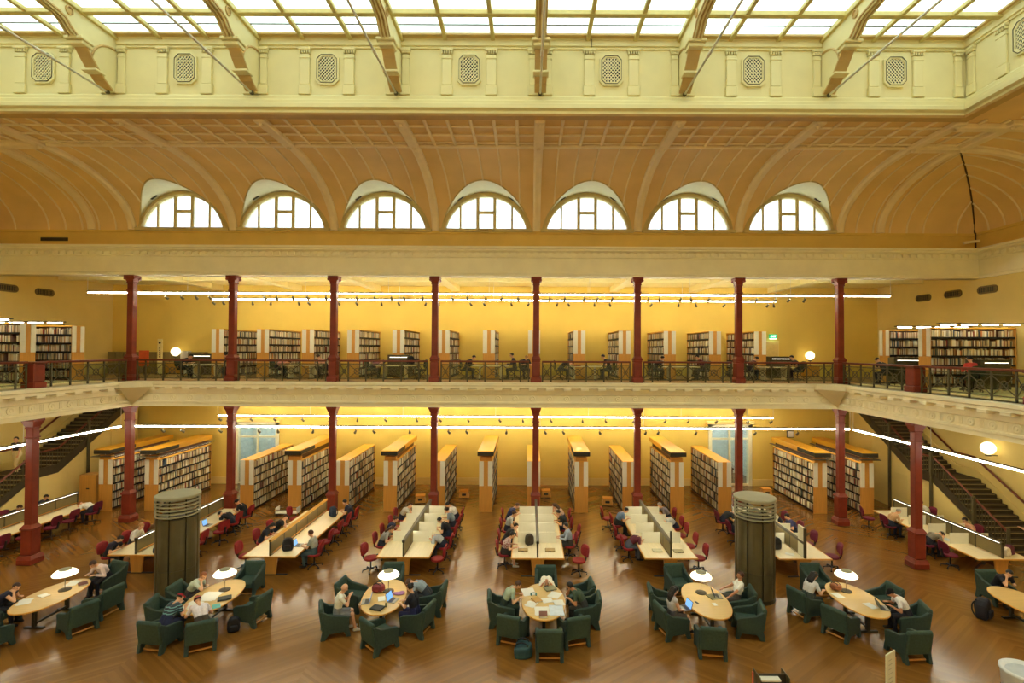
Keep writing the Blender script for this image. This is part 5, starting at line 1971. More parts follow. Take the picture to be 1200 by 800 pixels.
# sixth
bag(9.95, 16.9, Z, .4, (140, 84, 52), 'brown handbag on the sixth oval table by the long-haired woman', lay=True, s=.75)
sheet(9.85, 16.4, .2, 'white sheet before the long-haired woman, sixth oval table', w=.25, h=.35)
sheet(10.45, 15.75, .3, 'white papers near the man in a cap, sixth oval table', w=.25, h=.35, n=2)
lap(10.75, 15.6, -78, 'dark laptop before the man in a cap, sixth oval table')
# seventh
bag(14.55, 16.5, 0, .6, (36, 34, 40), 'black and grey rucksack on the floor by the table at the right edge', s=1.5)
# desks
bag(-9.25, 19.85, Z, .3, (30, 28, 28), 'black backpack standing on the desk beside the man in grey', s=1.15)
lap(-9.05, 20.35, -90, 'open laptop with pale screen before the man in grey')
bag(-9.05, 23.85, Z, -.8, (40, 52, 72), 'dark blue backpack on the far end of the orange-topped desk', s=1.1)
lap(-14.05, 22.6, -90, 'laptop with bright blue screen on the desk behind the left kiosk')
bag(-14.05, 19.75, Z, .2, (46, 66, 100), 'blue bag on the near end of the desk left of the kiosk', lay=True)
t = thing('crt_stack', 'black equipment piled under the near end of the desk left of the kiosk', 'equipment', (-13.95, 19.8, 0))
for k in range(4):
    MB().cbox(-.24, .24, -.25, .25, .04 + .15 * k, .16 + .15 * k, .01).build('unit', BLACKP, t)
openbook(-15.4, 20.6, .2, 'open book before the reader in white on the desk left of the kiosk')
lap(-4.95, 22.0, 90, 'grey-blue laptop lid among the white dividers, desk left of centre')
openbook(-4.0, 21.0, -1.4, 'open book under the bent reader, desk left of centre')
sheet(-.25, 20.1, .2, 'white and blue magazine at the near left of the central desk', w=.24, h=.32, n=2)
bag(.05, 20.55, Z, .6, (60, 48, 30), 'dark olive shoulder bag leaning on the screen of the central desk', s=1.0)
openbook(-.3, 22.9, 1.3, 'open book before the reader in grey, left side of central desk')
openbook(.95, 22.8, -1.3, 'open book before the reader in black, right side of central desk')
lap(.95, 21.2, -90, 'brown notebook computer before the man in blue, central desk')
for nm, x in (('left', -.2), ('right', .85)):
    folder(x, 19.95, 0, (178, 150, 96), 'flat buff folder at the near %s of the central desk' % nm)
folder(5.0, 19.95, .0, (206, 198, 160), 'sloping pale reading board at the near left, desk right of centre')
folder(5.8, 19.9, .0, (166, 150, 104), 'sloping olive reading board at the near right, desk right of centre')
openbook(4.75, 23.9, 1.4, 'open white book before the reader in blue, desk right of centre')
bag(9.72, 20.2, Z, .2, (34, 34, 36), 'black bag with papers on the desk behind the right kiosk', s=1.1)
sheet(10.9, 20.6, .3, 'white papers on the right of the desk behind the right kiosk', n=2)
sheet(10.0, 19.7, .9, 'scattered papers at the near end of the desk behind the right kiosk', n=3)
sheet(17.3, 21.3, .4, 'blue and white papers before the man in grey, desk by right stairs', n=3, w=.3, h=.4, m=mat('pale_blue_paper', (216, 228, 236), .7))
bag(18.45, 19.75, Z, .3, (96, 40, 66), 'plum bag on the near end of the desk by the right stairs', s=.9)
bag(18.2, 19.6, Z, .3, (226, 214, 190), 'white bag on the near end of the desk by the right stairs', s=.8)
bag(-22.8, 21.2, Z, 1.3, (170, 160, 130), 'pale bag on the near part of the desk by the left stairs', lay=True, s=.8)
bag(-11.1, 24.9, .6, 0, (60, 54, 50), 'grey bag hanging behind the far red chair of the orange-topped desk', s=.0001) if False else None
# upper gallery desk things
for x, c, lb in ((5.85 - 2.4, (188, 44, 36), 'red folder on the upper gallery desk right of centre'), (-21.4, (196, 84, 52), 'orange folder on the far left upper gallery desk')):
    pass
folder(2.55, GY - .1, 0, (188, 44, 36), 'red folder on the upper gallery desk just right of centre', z=ZB + .012 + .737)
bag(-6.3, GY + .1, ZB + .012 + .737, .2, (28, 26, 26), 'black bag standing on the upper gallery desk left of centre', s=1.2)
t = thing('orange_poster', 'small orange poster board by the left upper gallery column', 'poster', (-23.0, 30.6, ZB + .012))
MB().cbox(-.3, .3, -.015, .015, .5, 1.45, .005).build('board', mat('poster_orange', (222, 96, 52), .6), t)
MB().cbox(-.02, .02, .015, .05, 0, .6, .005).build('leg', DARK, t)

# ------------------------------------------------------------------ people
SKINS = [mat('skin_light', (224, 172, 134), .55, noise=.05), mat('skin_tan', (190, 132, 92), .55, noise=.05), mat('skin_deep', (140, 92, 62), .55, noise=.05)]
HAIRC = {'black': mat('hair_black', (26, 20, 18), .5, noise=.2, scale=40), 'brown': mat('hair_brown', (70, 42, 26), .5, noise=.2, scale=40), 'fair': mat('hair_fair', (170, 122, 66), .5, noise=.2, scale=40),
         'grey': mat('hair_grey', (150, 142, 130), .5, noise=.2, scale=40), 'ginger': mat('hair_ginger', (150, 84, 40), .5, noise=.2, scale=40)}
def cloth(c):
    return mat('cloth_%d_%d_%d' % c, c, .8, noise=.1, scale=22, bump=.15)
EYE = mat('eye_dark', (34, 26, 24), .3, noise=.05)
LIP = mat('lip', (168, 96, 84), .5, noise=.05)

def ik(a, b, l1, l2, pole):
    a, b, pole = Vector(a), Vector(b), Vector(pole)
    d = b - a
    L = min(d.length, (l1 + l2) * .995)
    d.normalize()
    x = (l1 * l1 - l2 * l2 + L * L) / (2 * L)
    h = math.sqrt(max(0, l1 * l1 - x * x))
    p = pole - d * pole.dot(d)
    p.normalize()
    return a + d * x + p * h, a + d * L

def capsule(b, p0, r0, p1, r1, n=10):
    p0, p1 = Vector(p0), Vector(p1)
    d = p1 - p0
    if d.length < 1e-5:
        d = Vector((0, 0, 1e-3))
    d.normalize()
    a = d.orthogonal().normalized()
    c = d.cross(a)
    rings = []
    for t in (-1, -.7, -.3):
        rings.append((p0 + d * (r0 * t), r0 * math.sqrt(max(0, 1 - t * t)) + 1e-4))
    rings.append((p0, r0))
    rings.append((p1, r1))
    for t in (.3, .7, 1):
        rings.append((p1 + d * (r1 * t), r1 * math.sqrt(max(0, 1 - t * t)) + 1e-4))
    vs, fs = [], []
    for p, r in rings:
        for i in range(n):
            t = 2 * PI * i / n
            vs.append(p + a * (r * math.cos(t)) + c * (r * math.sin(t)))
    for k in range(len(rings) - 1):
        for i in range(n):
            j = (i + 1) % n
            fs.append((k * n + i, k * n + j, (k + 1) * n + j, (k + 1) * n + i))
    fs += [tuple(range(n))[::-1], tuple(range((len(rings) - 1) * n, len(rings) * n))]
    b.add(vs, fs)

POSES = {}
def pose(name, lean=.3, bend=.35, nod=.5, turn=0.0, hands=((-.16, .46, .79), (.16, .46, .79)), hip=(0, 0, .55), knees=None, feet=None, twist=0.0, tilt=0.0):
    """one continuous body, figure facing +Y, seat height .46"""
    prims = []                                   # (tag, p0, r0, p1, r1)
    P = Vector(hip)
    def up(a):
        return Vector((math.sin(tilt) * .3, math.sin(a), math.cos(a)))
    W = P + up(lean) * .20                        # waist
    C = W + up(lean + bend * .5) * .18            # chest
    N = C + up(lean + bend) * .17                 # root of the neck
    hd = up(lean * .6 + bend + nod * .6)
    nk = N + hd * .09
    head = nk + up(lean * .4 + nod) * .115
    u = up(lean * .2 + nod).normalized()
    f = Vector((math.sin(turn), math.cos(turn), 0))
    f = (f - u * f.dot(u)).normalized()
    r = f.cross(u).normalized()
    ct, st = math.cos(twist), math.sin(twist)
    def X(v):
        return Vector((v[0] * ct + v[1] * st, -v[0] * st + v[1] * ct, v[2]))
    for s in (-1, 1):
        prims.append(('pelvis', P + Vector((s * .085, -.01, 0)), .115, W + Vector((s * .06, 0, 0)), .105))
        prims.append(('torso', W + Vector((s * .06, 0, 0)), .105, C + X((s * .075, 0, 0)), .118))
        prims.append(('torso', C + X((s * .075, 0, 0)), .118, N + X((s * .09, -.01, -.05)), .085))
    sh = [N + X((s * .175, 0, -.05)) for s in (-1, 1)]
    prims.append(('torso', sh[0], .062, N + Vector((0, 0, -.03)), .075))
    prims.append(('torso', sh[1], .062, N + Vector((0, 0, -.03)), .075))
    prims.append(('neck', N - hd * .02, .058, nk + hd * .03, .052))
    for s, hnd in zip((0, 1), hands):
        sg = -1 if s == 0 else 1
        e, w = ik(sh[s], hnd, .285, .25, (sg * .55, -.25, -.8))
        prims.append(('upper_arm', sh[s], .056, e, .044))
        prims.append(('forearm', e, .043, w, .028))
        d = (w - e).normalized()
        d = (d + Vector((0, .25, -.1))).normalized()
        side = d.cross(Vector((0, 0, 1))).normalized()
        nrm = side.cross(d).normalized()
        if nrm.z < 0:
            nrm = -nrm
        palm = w + d * .075
        for q in (-1, 0, 1):
            prims.append(('hand', w + side * (.012 * q), .021, palm + side * (.026 * q), .016))
        for q, ln in zip((-1.5, -.5, .5, 1.5), (.052, .066, .070, .060)):
            k0 = palm + side * (.019 * q) + d * .012
            k1 = k0 + d * (ln * .55) + side * (.003 * q)
            k2 = k1 + (d * .75 - nrm * .65).normalized() * (ln * .5)
            prims.append(('finger', k0, .0105, k1, .0098))
            prims.append(('finger', k1, .0098, k2, .0085))
        th = side * (-sg)
        t0 = w + d * .025 + th * .022
        t1 = t0 + (d * .6 + th * .75).normalized() * .04
        t2 = t1 + (d * .95 + th * .15).normalized() * .034
        prims.append(('finger', t0, .0145, t1, .0125))
        prims.append(('finger', t1, .0125, t2, .0100))
    knees = knees or ((-.13, .41, .50), (.13, .41, .50))
    feet = feet or ((-.13, .36, .085), (.13, .40, .085))
    for s in (0, 1):
        sg = -1 if s == 0 else 1
        h = P + Vector((sg * .09, .02, -.02))
        k, a = Vector(knees[s]), Vector(feet[s])
        prims.append(('thigh', h, .098, k, .064))
        m = k + (a - k) * .35 + Vector((0, -.015, 0))
        prims.append(('calf', k, .060, m, .058))
        prims.append(('calf', m, .058, a, .040))
        dirf = Vector((sg * .08, 1, 0)).normalized()
        prims.append(('shoe', a + Vector((0, -.03, -.045)), .038, a + dirf * .16 + Vector((0, 0, -.055)), .030))
        prims.append(('shoe', a + Vector((0, 0, -.01)), .042, a + dirf * .06 + Vector((0, 0, -.04)), .038))
    # head
    prims.append(('head', head - u * .0 - f * .018, .092, head + u * .03 - f * .005, .090))
    prims.append(('head', head - u * .055 + f * .03, .060, head - u * .02 + f * .03, .070))
    prims.append(('head', head - u * .092 + f * .052, .026, head - u * .085 + f * .058, .024))           # chin
    prims.append(('head', head + u * .01 + f * .086, .012, head - u * .028 + f * .104, .0165))           # nose
    for s in (-1, 1):
        prims.append(('head', head + r * (s * .086) + u * .012 - f * .01, .016, head + r * (s * .084) - u * .022 - f * .008, .013))   # ears
        prims.append(('head', head + r * (s * .02) + u * .024 + f * .082, .012, head + r * (s * .05) + u * .024 + f * .070, .010))   # brow
    b = MB()
    for tg, p0, r0, p1, r1 in prims:
        capsule(b, p0, r0, p1, r1)
    me = b.mesh('body', None)
    o = link('tmp_body', me)
    md = o.modifiers.new('r', 'REMESH')
    md.mode = 'VOXEL'
    md.voxel_size = .0105
    md = o.modifiers.new('s', 'SMOOTH')
    md.iterations = 2
    md.factor = .5
    md = o.modifiers.new('d', 'DECIMATE')
    md.ratio = .30
    dg = bpy.context.evaluated_depsgraph_get()
    body = bpy.data.meshes.new_from_object(o.evaluated_get(dg))
    bpy.data.objects.remove(o)
    body.polygons.foreach_set('use_smooth', [True] * len(body.polygons))
    # which part of the figure each face belongs to
    nf = len(body.polygons)
    fc = np.zeros(nf * 3)
    body.polygons.foreach_get('center', fc)
    fc = fc.reshape(-1, 3)
    best = np.full(nf, 1e9)
    lab = np.zeros(nf, dtype=int)
    par = np.zeros(nf)
    for k, (tg, p0, r0, p1, r1) in enumerate(prims):
        a, c = np.array(p0), np.array(p1)
        d = c - a
        t = np.clip(((fc - a) @ d) / max(1e-9, d @ d), 0, 1)
        dist = np.linalg.norm(fc - (a + t[:, None] * d), axis=1) - (r0 + (r1 - r0) * t)
        m = dist < best
        best[m] = dist[m]
        lab[m] = k
        par[m] = t[m]
    tags = np.array([p[0] for p in prims])[lab]
    POSES[name] = dict(body=body, tags=tags, par=par, head=head, u=u, f=f, r=r, cache={}, N=N, fx=fc[:, 0].copy())
    return POSES[name]

def garment(ps, kind):
    if kind in ps['cache']:
        return ps['cache'][kind]
    tags, par, body = ps['tags'], ps['par'], ps['body']
    if kind == 'tee':
        m = (tags == 'torso') | ((tags == 'upper_arm') & (par < .62))
    elif kind == 'singlet':
        m = (tags == 'torso')
    elif kind == 'shirt':
        m = (tags == 'torso') | (tags == 'upper_arm') | ((tags == 'forearm') & (par < .93))
    elif kind == 'trousers':
        m = (tags == 'pelvis') | (tags == 'thigh') | (tags == 'calf')
    elif kind == 'shorts':
        m = (tags == 'pelvis') | ((tags == 'thigh') & (par < .85))
    elif kind in ('shoe_l', 'shoe_r'):
        m = (tags == 'shoe') & ((ps['fx'] < 0) == (kind == 'shoe_l'))
    off = {'shoe_l': .006, 'shoe_r': .006, 'trousers': .012, 'shorts': .016}.get(kind, .010)
    me = body.copy()
    bm = bmesh.new()
    bm.from_mesh(me)
    bm.faces.ensure_lookup_table()
    bmesh.ops.delete(bm, geom=[fa for fa in bm.faces if not m[fa.index]], context='FACES')
    bm.normal_update()
    mv = [(v, v.normal.copy()) for v in bm.verts]
    edge = [e for e in bm.edges if len(e.link_faces) == 1]
    for v, n in mv:
        v.co += n * off
    # turn the hem inwards so that the cloth has an edge
    g = bmesh.ops.extrude_edge_only(bm, edges=edge)
    nv = [e for e in g['geom'] if isinstance(e, bmesh.types.BMVert)]
    for v in nv:
        near = v.link_edges[0].other_vert(v)
        v.co -= near.normal * (off * 1.3)
    bm.to_mesh(me)
    bm.free()
    me.name = kind
    me.materials.clear()
    me.materials.append(None)
    ps['cache'][kind] = me
    return me

def hair_mesh(ps, kind):
    key = 'hair_' + kind
    if key in ps['cache']:
        return ps['cache'][key]
    h, u, f, r = ps['head'], ps['u'], ps['f'], ps['r']
    b = MB()
    n, m = 18, 12
    R = (.099, .112, .108)
    c = h + u * .014 - f * .014
    keep = []
    for k in range(m + 1):
        th = PI * k / m
        for i in range(n):
            a = 2 * PI * i / n
            dx, dy, dz = math.sin(th) * math.cos(a), math.sin(th) * math.sin(a), math.cos(th)
            wob = 1 + .04 * math.sin(5 * a + 3 * th)
            b.v.append(c + r * (dx * R[0] * wob) + f * (dy * R[1] * wob) + u * (dz * R[2] * wob))
            keep.append((dy, dz))
    low = {'short': -.45, 'bald': 2, 'long': -.6, 'cap': .1, 'bun': -.4, 'beanie': .05}[kind]
    for k in range(m):
        for i in range(n):
            j = (i + 1) % n
            q = (k * n + i, k * n + j, (k + 1) * n + j, (k + 1) * n + i)
            dy = sum(keep[x][0] for x in q) / 4
            dz = sum(keep[x][1] for x in q) / 4
            lim = (low if dy < -.1 else (.12 if dy < .45 else .40)) if kind not in ('cap', 'beanie') else low
            if dz > lim:
                b.f.append(q)
    if kind == 'long':
        N = ps['N']
        for s in (-1.3, -.65, 0, .65, 1.3):
            p0 = h - f * .08 + r * (s * .055) + u * .03
            p1 = N - f * .10 + r * (s * .06) - Vector((0, 0, .02))
            p2 = p1 - Vector((0, .02, .16))
            capsule(b, p0, .045, p1, .042, 8)
            capsule(b, p1, .042, p2, .022, 8)
    if kind == 'bun':
        b.ball(h - f * .11 + u * .07, .045, 10, 8)
    if kind == 'cap':
        vs = []
        for k in range(9):
            a = PI * k / 8
            vs.append(c + r * (.088 * math.cos(a)) + f * (.075 + .075 * math.sin(a)) + u * .028)
        vs2 = [v + u * .012 for v in vs]
        fs = [tuple(range(9)), tuple(range(17, 8, -1))] + [(i, i + 1, 10 + i, 9 + i) for i in range(8)]
        b.add(vs + vs2, fs)
        b.ball(c + u * .106, .012, 8, 6)
    me = b.mesh('cap' if kind in ('cap', 'beanie') else 'hair', None, smooth=True, fix=True)
    me.materials.append(None)
    ps['cache'][key] = me
    return me

def feature(ps, kind):
    if kind in ps['cache']:
        return ps['cache'][kind]
    h, u, f, r = ps['head'], ps['u'], ps['f'], ps['r']
    if kind == 'mouth':
        b = MB()
        capsule(b, h - u * .055 + f * .088 - r * .02, .007, h - u * .055 + f * .088 + r * .02, .007, 8)
        me = b.mesh('mouth', LIP, smooth=True)
    else:
        s = -1 if kind == 'eye_l' else 1
        me = MB().ball(h + u * .008 + f * .080 + r * (s * .034), .0125, 10, 8).mesh('eye', EYE, smooth=True)
    ps['cache'][kind] = me
    return me

def person(pname, x, y, z, face, label, top=(60, 60, 70), sleeve='tee', legs=(40, 44, 60), leg='trousers', hair='short', hairc='black', skin=0, shoes=(40, 36, 34), cap=None, group='readers', pattern=None):
    ps = POSES[pname]
    o = link('person', ps['body'])
    if not ps['body'].materials:
        ps['body'].materials.append(SKINS[0])
    o.material_slots[0].link = 'OBJECT'
    o.material_slots[0].material = SKINS[skin]
    o.location = (x, y, z)
    o.rotation_euler = (0, 0, facing(face))
    tag(o, label, 'person', group)
    def part(nm, me, m):
        p = link(nm, me, o)
        if m is not None:
            p.material_slots[0].link = 'OBJECT'
            p.material_slots[0].material = m
        return p
    part({'tee': 'tee_shirt', 'shirt': 'long_sleeved_top', 'singlet': 'sleeveless_top'}[sleeve], garment(ps, sleeve), pattern or cloth(top))
    part(leg, garment(ps, leg), cloth(legs))
    part('shoe', garment(ps, 'shoe_l'), cloth(shoes))
    part('shoe', garment(ps, 'shoe_r'), cloth(shoes))
    if cap:
        part('cap', hair_mesh(ps, 'cap'), cloth(cap))
        part('hair', hair_mesh(ps, 'short'), HAIRC[hairc]).scale = (1, 1, 1)
    elif hair != 'bald':
        part('hair', hair_mesh(ps, hair), HAIRC[hairc])
    for k in ('eye_l', 'eye_r', 'mouth'):
        link('mouth' if k == 'mouth' else 'eye', feature(ps, k), o)
    return o

pose('write', .30, .45, .75)
pose('read', .18, .40, .55, hands=((-.14, .40, .80), (.20, .44, .79)))
pose('type', .06, .22, .35, hands=((-.11, .42, .80), (.11, .42, .80)))
pose('chin', .34, .5, .5, turn=.25, hands=((-.15, .44, .79), (.10, .44, 1.0)))
pose('bow', .62, .60, 1.25, hands=((-.22, .50, .79), (.22, .50, .79)))
pose('sleep', .80, .62, 1.55, hands=((-.14, .66, .80), (.14, .68, .80)))
pose('lounge', -.32, .10, .10, hands=((-.30, .30, .66), (.26, .34, .70)), knees=((-.12, .46, .50), (.13, .44, .56)), feet=((-.12, .72, .09), (.14, .70, .09)))
pose('laptop_lap', -.18, .28, .55, hands=((-.08, .28, .70), (.10, .28, .70)), feet=((-.12, .46, .085), (.12, .50, .085)))
pose('lean', .50, .45, .8, tilt=-.5, hands=((-.30, .62, .79), (.12, .52, .79)))
pose('phone', .04, .25, .5, hands=((-.06, .34, 1.0), (.08, .33, 1.02)), feet=((-.10, .40, .085), (.16, .50, .085)))
pose('walk', .04, .08, .15, hands=((-.24, .20, .86), (.24, -.05, .82)), hip=(0, 0, .94), knees=((-.09, .16, .52), (.09, -.02, .50)), feet=((-.09, .10, .085), (.09, -.24, .12)))
pose('reach', .05, .10, .10, hands=((-.32, .46, 1.30), (.22, .16, .95)), hip=(0, 0, .90), knees=((-.09, .05, .50), (.09, .03, .49)), feet=((-.09, .0, .085), (.09, -.06, .085)))

STRIPES = bpy.data.materials.new('striped_jersey')
STRIPES.use_nodes = True
_nt = STRIPES.node_tree
_tc, _sx, _mt, _gt, _mx = (_nt.nodes.new(t) for t in ('ShaderNodeTexCoord', 'ShaderNodeSeparateXYZ', 'ShaderNodeMath', 'ShaderNodeMath', 'ShaderNodeMix'))
_mt.operation = 'SINE'
_ml = _nt.nodes.new('ShaderNodeMath')
_ml.operation = 'MULTIPLY'
_ml.inputs[1].default_value = 95
_gt.operation = 'GREATER_THAN'
_gt.inputs[1].default_value = .55
_mx.data_type = 'RGBA'
_mx.inputs[6].default_value = rgb(34, 50, 62)
_mx.inputs[7].default_value = rgb(110, 160, 160)
_nt.links.new(_tc.outputs['Object'], _sx.inputs[0])
_nt.links.new(_sx.outputs[2], _ml.inputs[0])
_nt.links.new(_ml.outputs[0], _mt.inputs[0])
_nt.links.new(_mt.outputs[0], _gt.inputs[0])
_nt.links.new(_gt.outputs[0], _mx.inputs[0])
_nt.links.new(_mx.outputs[2], _nt.nodes['Principled BSDF'].inputs['Base Color'])
PLAID = bpy.data.materials.new('plaid_shirt')
PLAID.use_nodes = True
_nt = PLAID.node_tree
_ck = _nt.nodes.new('ShaderNodeTexChecker')
_ck.inputs['Scale'].default_value = 22
_ck.inputs['Color1'].default_value = rgb(220, 206, 192)
_ck.inputs['Color2'].default_value = rgb(150, 62, 66)
_tc = _nt.nodes.new('ShaderNodeTexCoord')
_nt.links.new(_tc.outputs['Object'], _ck.inputs['Vector'])
_nt.links.new(_ck.outputs['Color'], _nt.nodes['Principled BSDF'].inputs['Base Color'])

W_, K_ = (232, 228, 218), (30, 30, 36)
# round the oval tables (seat position = armchair)
def at_chair(i, dy=.03):
    x, y, a = ARM[i][:3]
    r = math.radians(a)
    return x + math.sin(r) * dy, y + math.cos(r) * dy, a
def sit(i, pname, label, dy=.03, **k):
    x, y, a = at_chair(i, dy)
    return person(pname, x, y, 0.02, a + k.pop('da', 0), label, **k)
sit(1, 'chin', 'brown-haired woman in navy sleeveless top at the first oval table', top=(32, 34, 54), sleeve='singlet', hair='short', hairc='brown', legs=(30, 30, 40), group='readers at oval tables')
sit(4, 'write', 'dark-haired reader in pale pink shirt at the far end of the first oval table', top=(228, 206, 200), sleeve='shirt', hairc='brown', legs=(30, 30, 40), group='readers at oval tables')
sit(5, 'lean', 'person in red cap and striped navy shirt at the second oval table', .12, cap=(196, 44, 52), top=(40, 60, 70), pattern=STRIPES, legs=(34, 40, 70), group='readers at oval tables', da=10)
sit(6, 'lean', 'person in pink cap and white shirt at the second oval table', .14, cap=(222, 108, 96), top=(226, 218, 222), sleeve='tee', legs=(70, 60, 50), group='readers at oval tables', da=-6)
sit(8, 'chin', 'auburn-haired reader in pale green behind the red cap, second oval table', .1, top=(196, 206, 186), hairc='ginger', legs=(60, 56, 60), group='readers at oval tables')
sit(11, 'phone', 'bald man in white tee and grey shorts holding a phone, third oval table', .04, top=(226, 224, 206), hair='bald', leg='shorts', legs=(120, 124, 128), shoes=(228, 222, 208), group='readers at oval tables', skin=0)
sit(14, 'bow', 'fair-haired man in light blue-grey shirt bending over the third oval table', .10, top=(150, 164, 172), sleeve='tee', hairc='brown', legs=(50, 54, 60), group='readers at oval tables')
sit(15, 'type', 'dark-haired woman in black top and navy jeans at the third oval table', .06, top=(30, 30, 38), hair='bun', legs=(36, 38, 78), group='readers at oval tables')
sit(18, 'write', 'brown-haired man in pale grey-green tee at the fourth oval table', .04, top=(170, 186, 160), hairc='brown', legs=(40, 56, 48), group='readers at oval tables')
sit(21, 'chin', 'dark-haired man in dark green tee at the fourth oval table', .04, top=(66, 84, 66), hairc='black', legs=(60, 60, 56), skin=1, group='readers at oval tables')
sit(23, 'sleep', 'person in white shirt slumped face down at the fourth oval table', .14, top=(238, 234, 214), sleeve='tee', hairc='black', legs=(60, 56, 50), skin=1, group='readers at oval tables')
sit(24, 'laptop_lap', 'dark-haired woman in pale top with a laptop at the fifth oval table', .02, top=(196, 190, 186), sleeve='singlet', hair='long', hairc='black', legs=(90, 84, 84), leg='shorts', group='readers at oval tables')
sit(27, 'lounge', 'dark-haired man in white tee lounging at the fifth oval table', .10, top=(232, 230, 218), hairc='brown', legs=(78, 74, 70), group='readers at oval tables', skin=1)
sit(30, 'read', 'long-haired woman in white top at the sixth oval table', .04, top=(214, 212, 208), hair='long', hairc='black', legs=(50, 60, 60), group='readers at oval tables')
sit(34, 'write', 'man in dark cap and white tee at the sixth oval table', .04, top=(232, 228, 220), cap=(34, 32, 34), legs=(34, 34, 44), skin=1, group='readers at oval tables')
sit(36, 'chin', 'reader in black tee at the table cut by the right edge', .03, top=(32, 32, 42), hairc='black', legs=(30, 30, 36), group='readers at oval tables')

# long desks: seats along both sides
CHN = {}
DESKN = ['the desk by the left stairs', 'the desk behind the left kiosk', 'the orange-topped desk', 'the desk left of centre', 'the central desk', 'the desk right of centre', 'the desk behind the right kiosk', 'the desk by the right stairs']
SEATN = ['nearest', 'second', 'third', 'fourth', 'fifth', 'sixth']
def seat(d, side, y, who=None, pull=0.0, turn=0.0, proto=None):
    """a red chair at a long desk and, if who is given, the reader in it"""
    x0, y0, y1, half = DESKS[d]
    s = -1 if side == 'l' else 1
    x = x0 + s * (half + .22 + pull)
    key = (d, side)
    CHN[key] = CHN.get(key, 0) + 1
    (proto or (PPLUM if d in (0, 6, 7) else PRED)).put((x + (s * .06 if who else 0), y, 0), facing(-s * 90 + turn), '%s swivel chair, %s along the %s side of %s' % ('plum' if d in (0, 6, 7) else 'red', SEATN[min(5, CHN[key] - 1)], 'left' if side == 'l' else 'right', DESKN[d]), 'red desk chairs')
    if who:
        pn, lb, k = who
        person(pn, x + s * .08, y, .035, -s * 90 + turn * .5, lb, group='readers at long desks', **k)
R = seat
# desk 0, by the left stairs
R(0, 'l', 23.6, ('write', 'brown-haired reader behind the screen by the left stairs, nearer one', dict(top=(60, 60, 60), hairc='brown')))
R(0, 'l', 25.0, ('read', 'dark-haired reader behind the screen by the left stairs, farther one', dict(top=(50, 50, 60), hairc='black')))
R(0, 'r', 20.6)
R(0, 'r', 21.7)
R(0, 'r', 22.9)
R(0, 'r', 23.8)
R(0, 'r', 25.0, ('bow', 'ginger-haired reader in white shirt bent over the desk by the left stairs', dict(top=W_, sleeve='shirt', hairc='ginger', legs=(40, 36, 50))))
# desk 1
R(1, 'l', 19.8, ('write', 'dark-haired man in navy tee at the near end of the desk behind the left kiosk', dict(top=(34, 36, 56), legs=(30, 28, 34))))
R(1, 'l', 21.0, ('read', 'fair-haired reader in white shirt at the desk left of the left kiosk', dict(top=W_, sleeve='shirt', hairc='fair')))
R(1, 'l', 22.0, ('chin', 'brown-haired reader in brown top at the desk left of the left kiosk', dict(top=(110, 80, 50), hairc='brown')))
R(1, 'r', 21.2)
R(1, 'r', 22.5, None, .12, 25)
R(1, 'r', 23.6, ('bow', 'reader in black with head down over the desk right of the left kiosk', dict(top=K_, sleeve='shirt')))
R(1, 'r', 24.6, ('write', 'man in black cap and black top at the far end, desk behind the left kiosk', dict(top=K_, cap=(24, 22, 22), legs=(30, 28, 34))))
# desk 2
R(2, 'l', 19.9)
R(2, 'l', 21.3, ('write', 'long-haired woman in dark top on the left of the orange-topped desk', dict(top=(36, 38, 46), hair='long')))
R(2, 'l', 22.4, ('chin', 'brown-haired man in black tee on the left of the orange-topped desk', dict(top=(30, 30, 32), hairc='brown')))
R(2, 'l', 24.3, None, .1)
R(2, 'r', 20.1, ('type', 'man in grey tee and jeans at a laptop, near end of the orange-topped desk', dict(top=(158, 164, 156), hairc='brown', legs=(70, 88, 92))), .06)
R(2, 'r', 21.4)
R(2, 'r', 22.5)
R(2, 'r', 23.5)
R(2, 'r', 24.4, ('read', 'dark-haired person in navy at the far right of the orange-topped desk', dict(top=(46, 48, 64))))
# desk 3
R(3, 'l', 19.75, None, .12, 10)
R(3, 'l', 21.0, ('write', 'brown-haired woman in grey top, left side of the desk left of centre', dict(top=(156, 154, 150), hair='long', hairc='brown')))
R(3, 'l', 22.0, ('read', 'woman in navy top, left side of the desk left of centre', dict(top=(46, 50, 78), hair='bun', hairc='brown')))
R(3, 'l', 23.1)
R(3, 'l', 24.2, ('chin', 'reader in pale top at the far left of the desk left of centre', dict(top=(206, 200, 186), hairc='brown')))
R(3, 'r', 19.7)
R(3, 'r', 20.9, ('bow', 'dark-haired reader in grey shirt bent low, right side of the desk left of centre', dict(top=(176, 178, 180), sleeve='shirt')))
R(3, 'r', 22.1, ('write', 'dark-haired reader in black vest over white, desk left of centre', dict(top=(30, 30, 34), sleeve='tee')))
R(3, 'r', 23.3, ('read', 'dark-haired reader in blue-grey top, right side of the desk left of centre', dict(top=(126, 140, 150))))
R(3, 'r', 24.3, ('write', 'reader in white top at the far right of the desk left of centre', dict(top=W_, sleeve='shirt')))
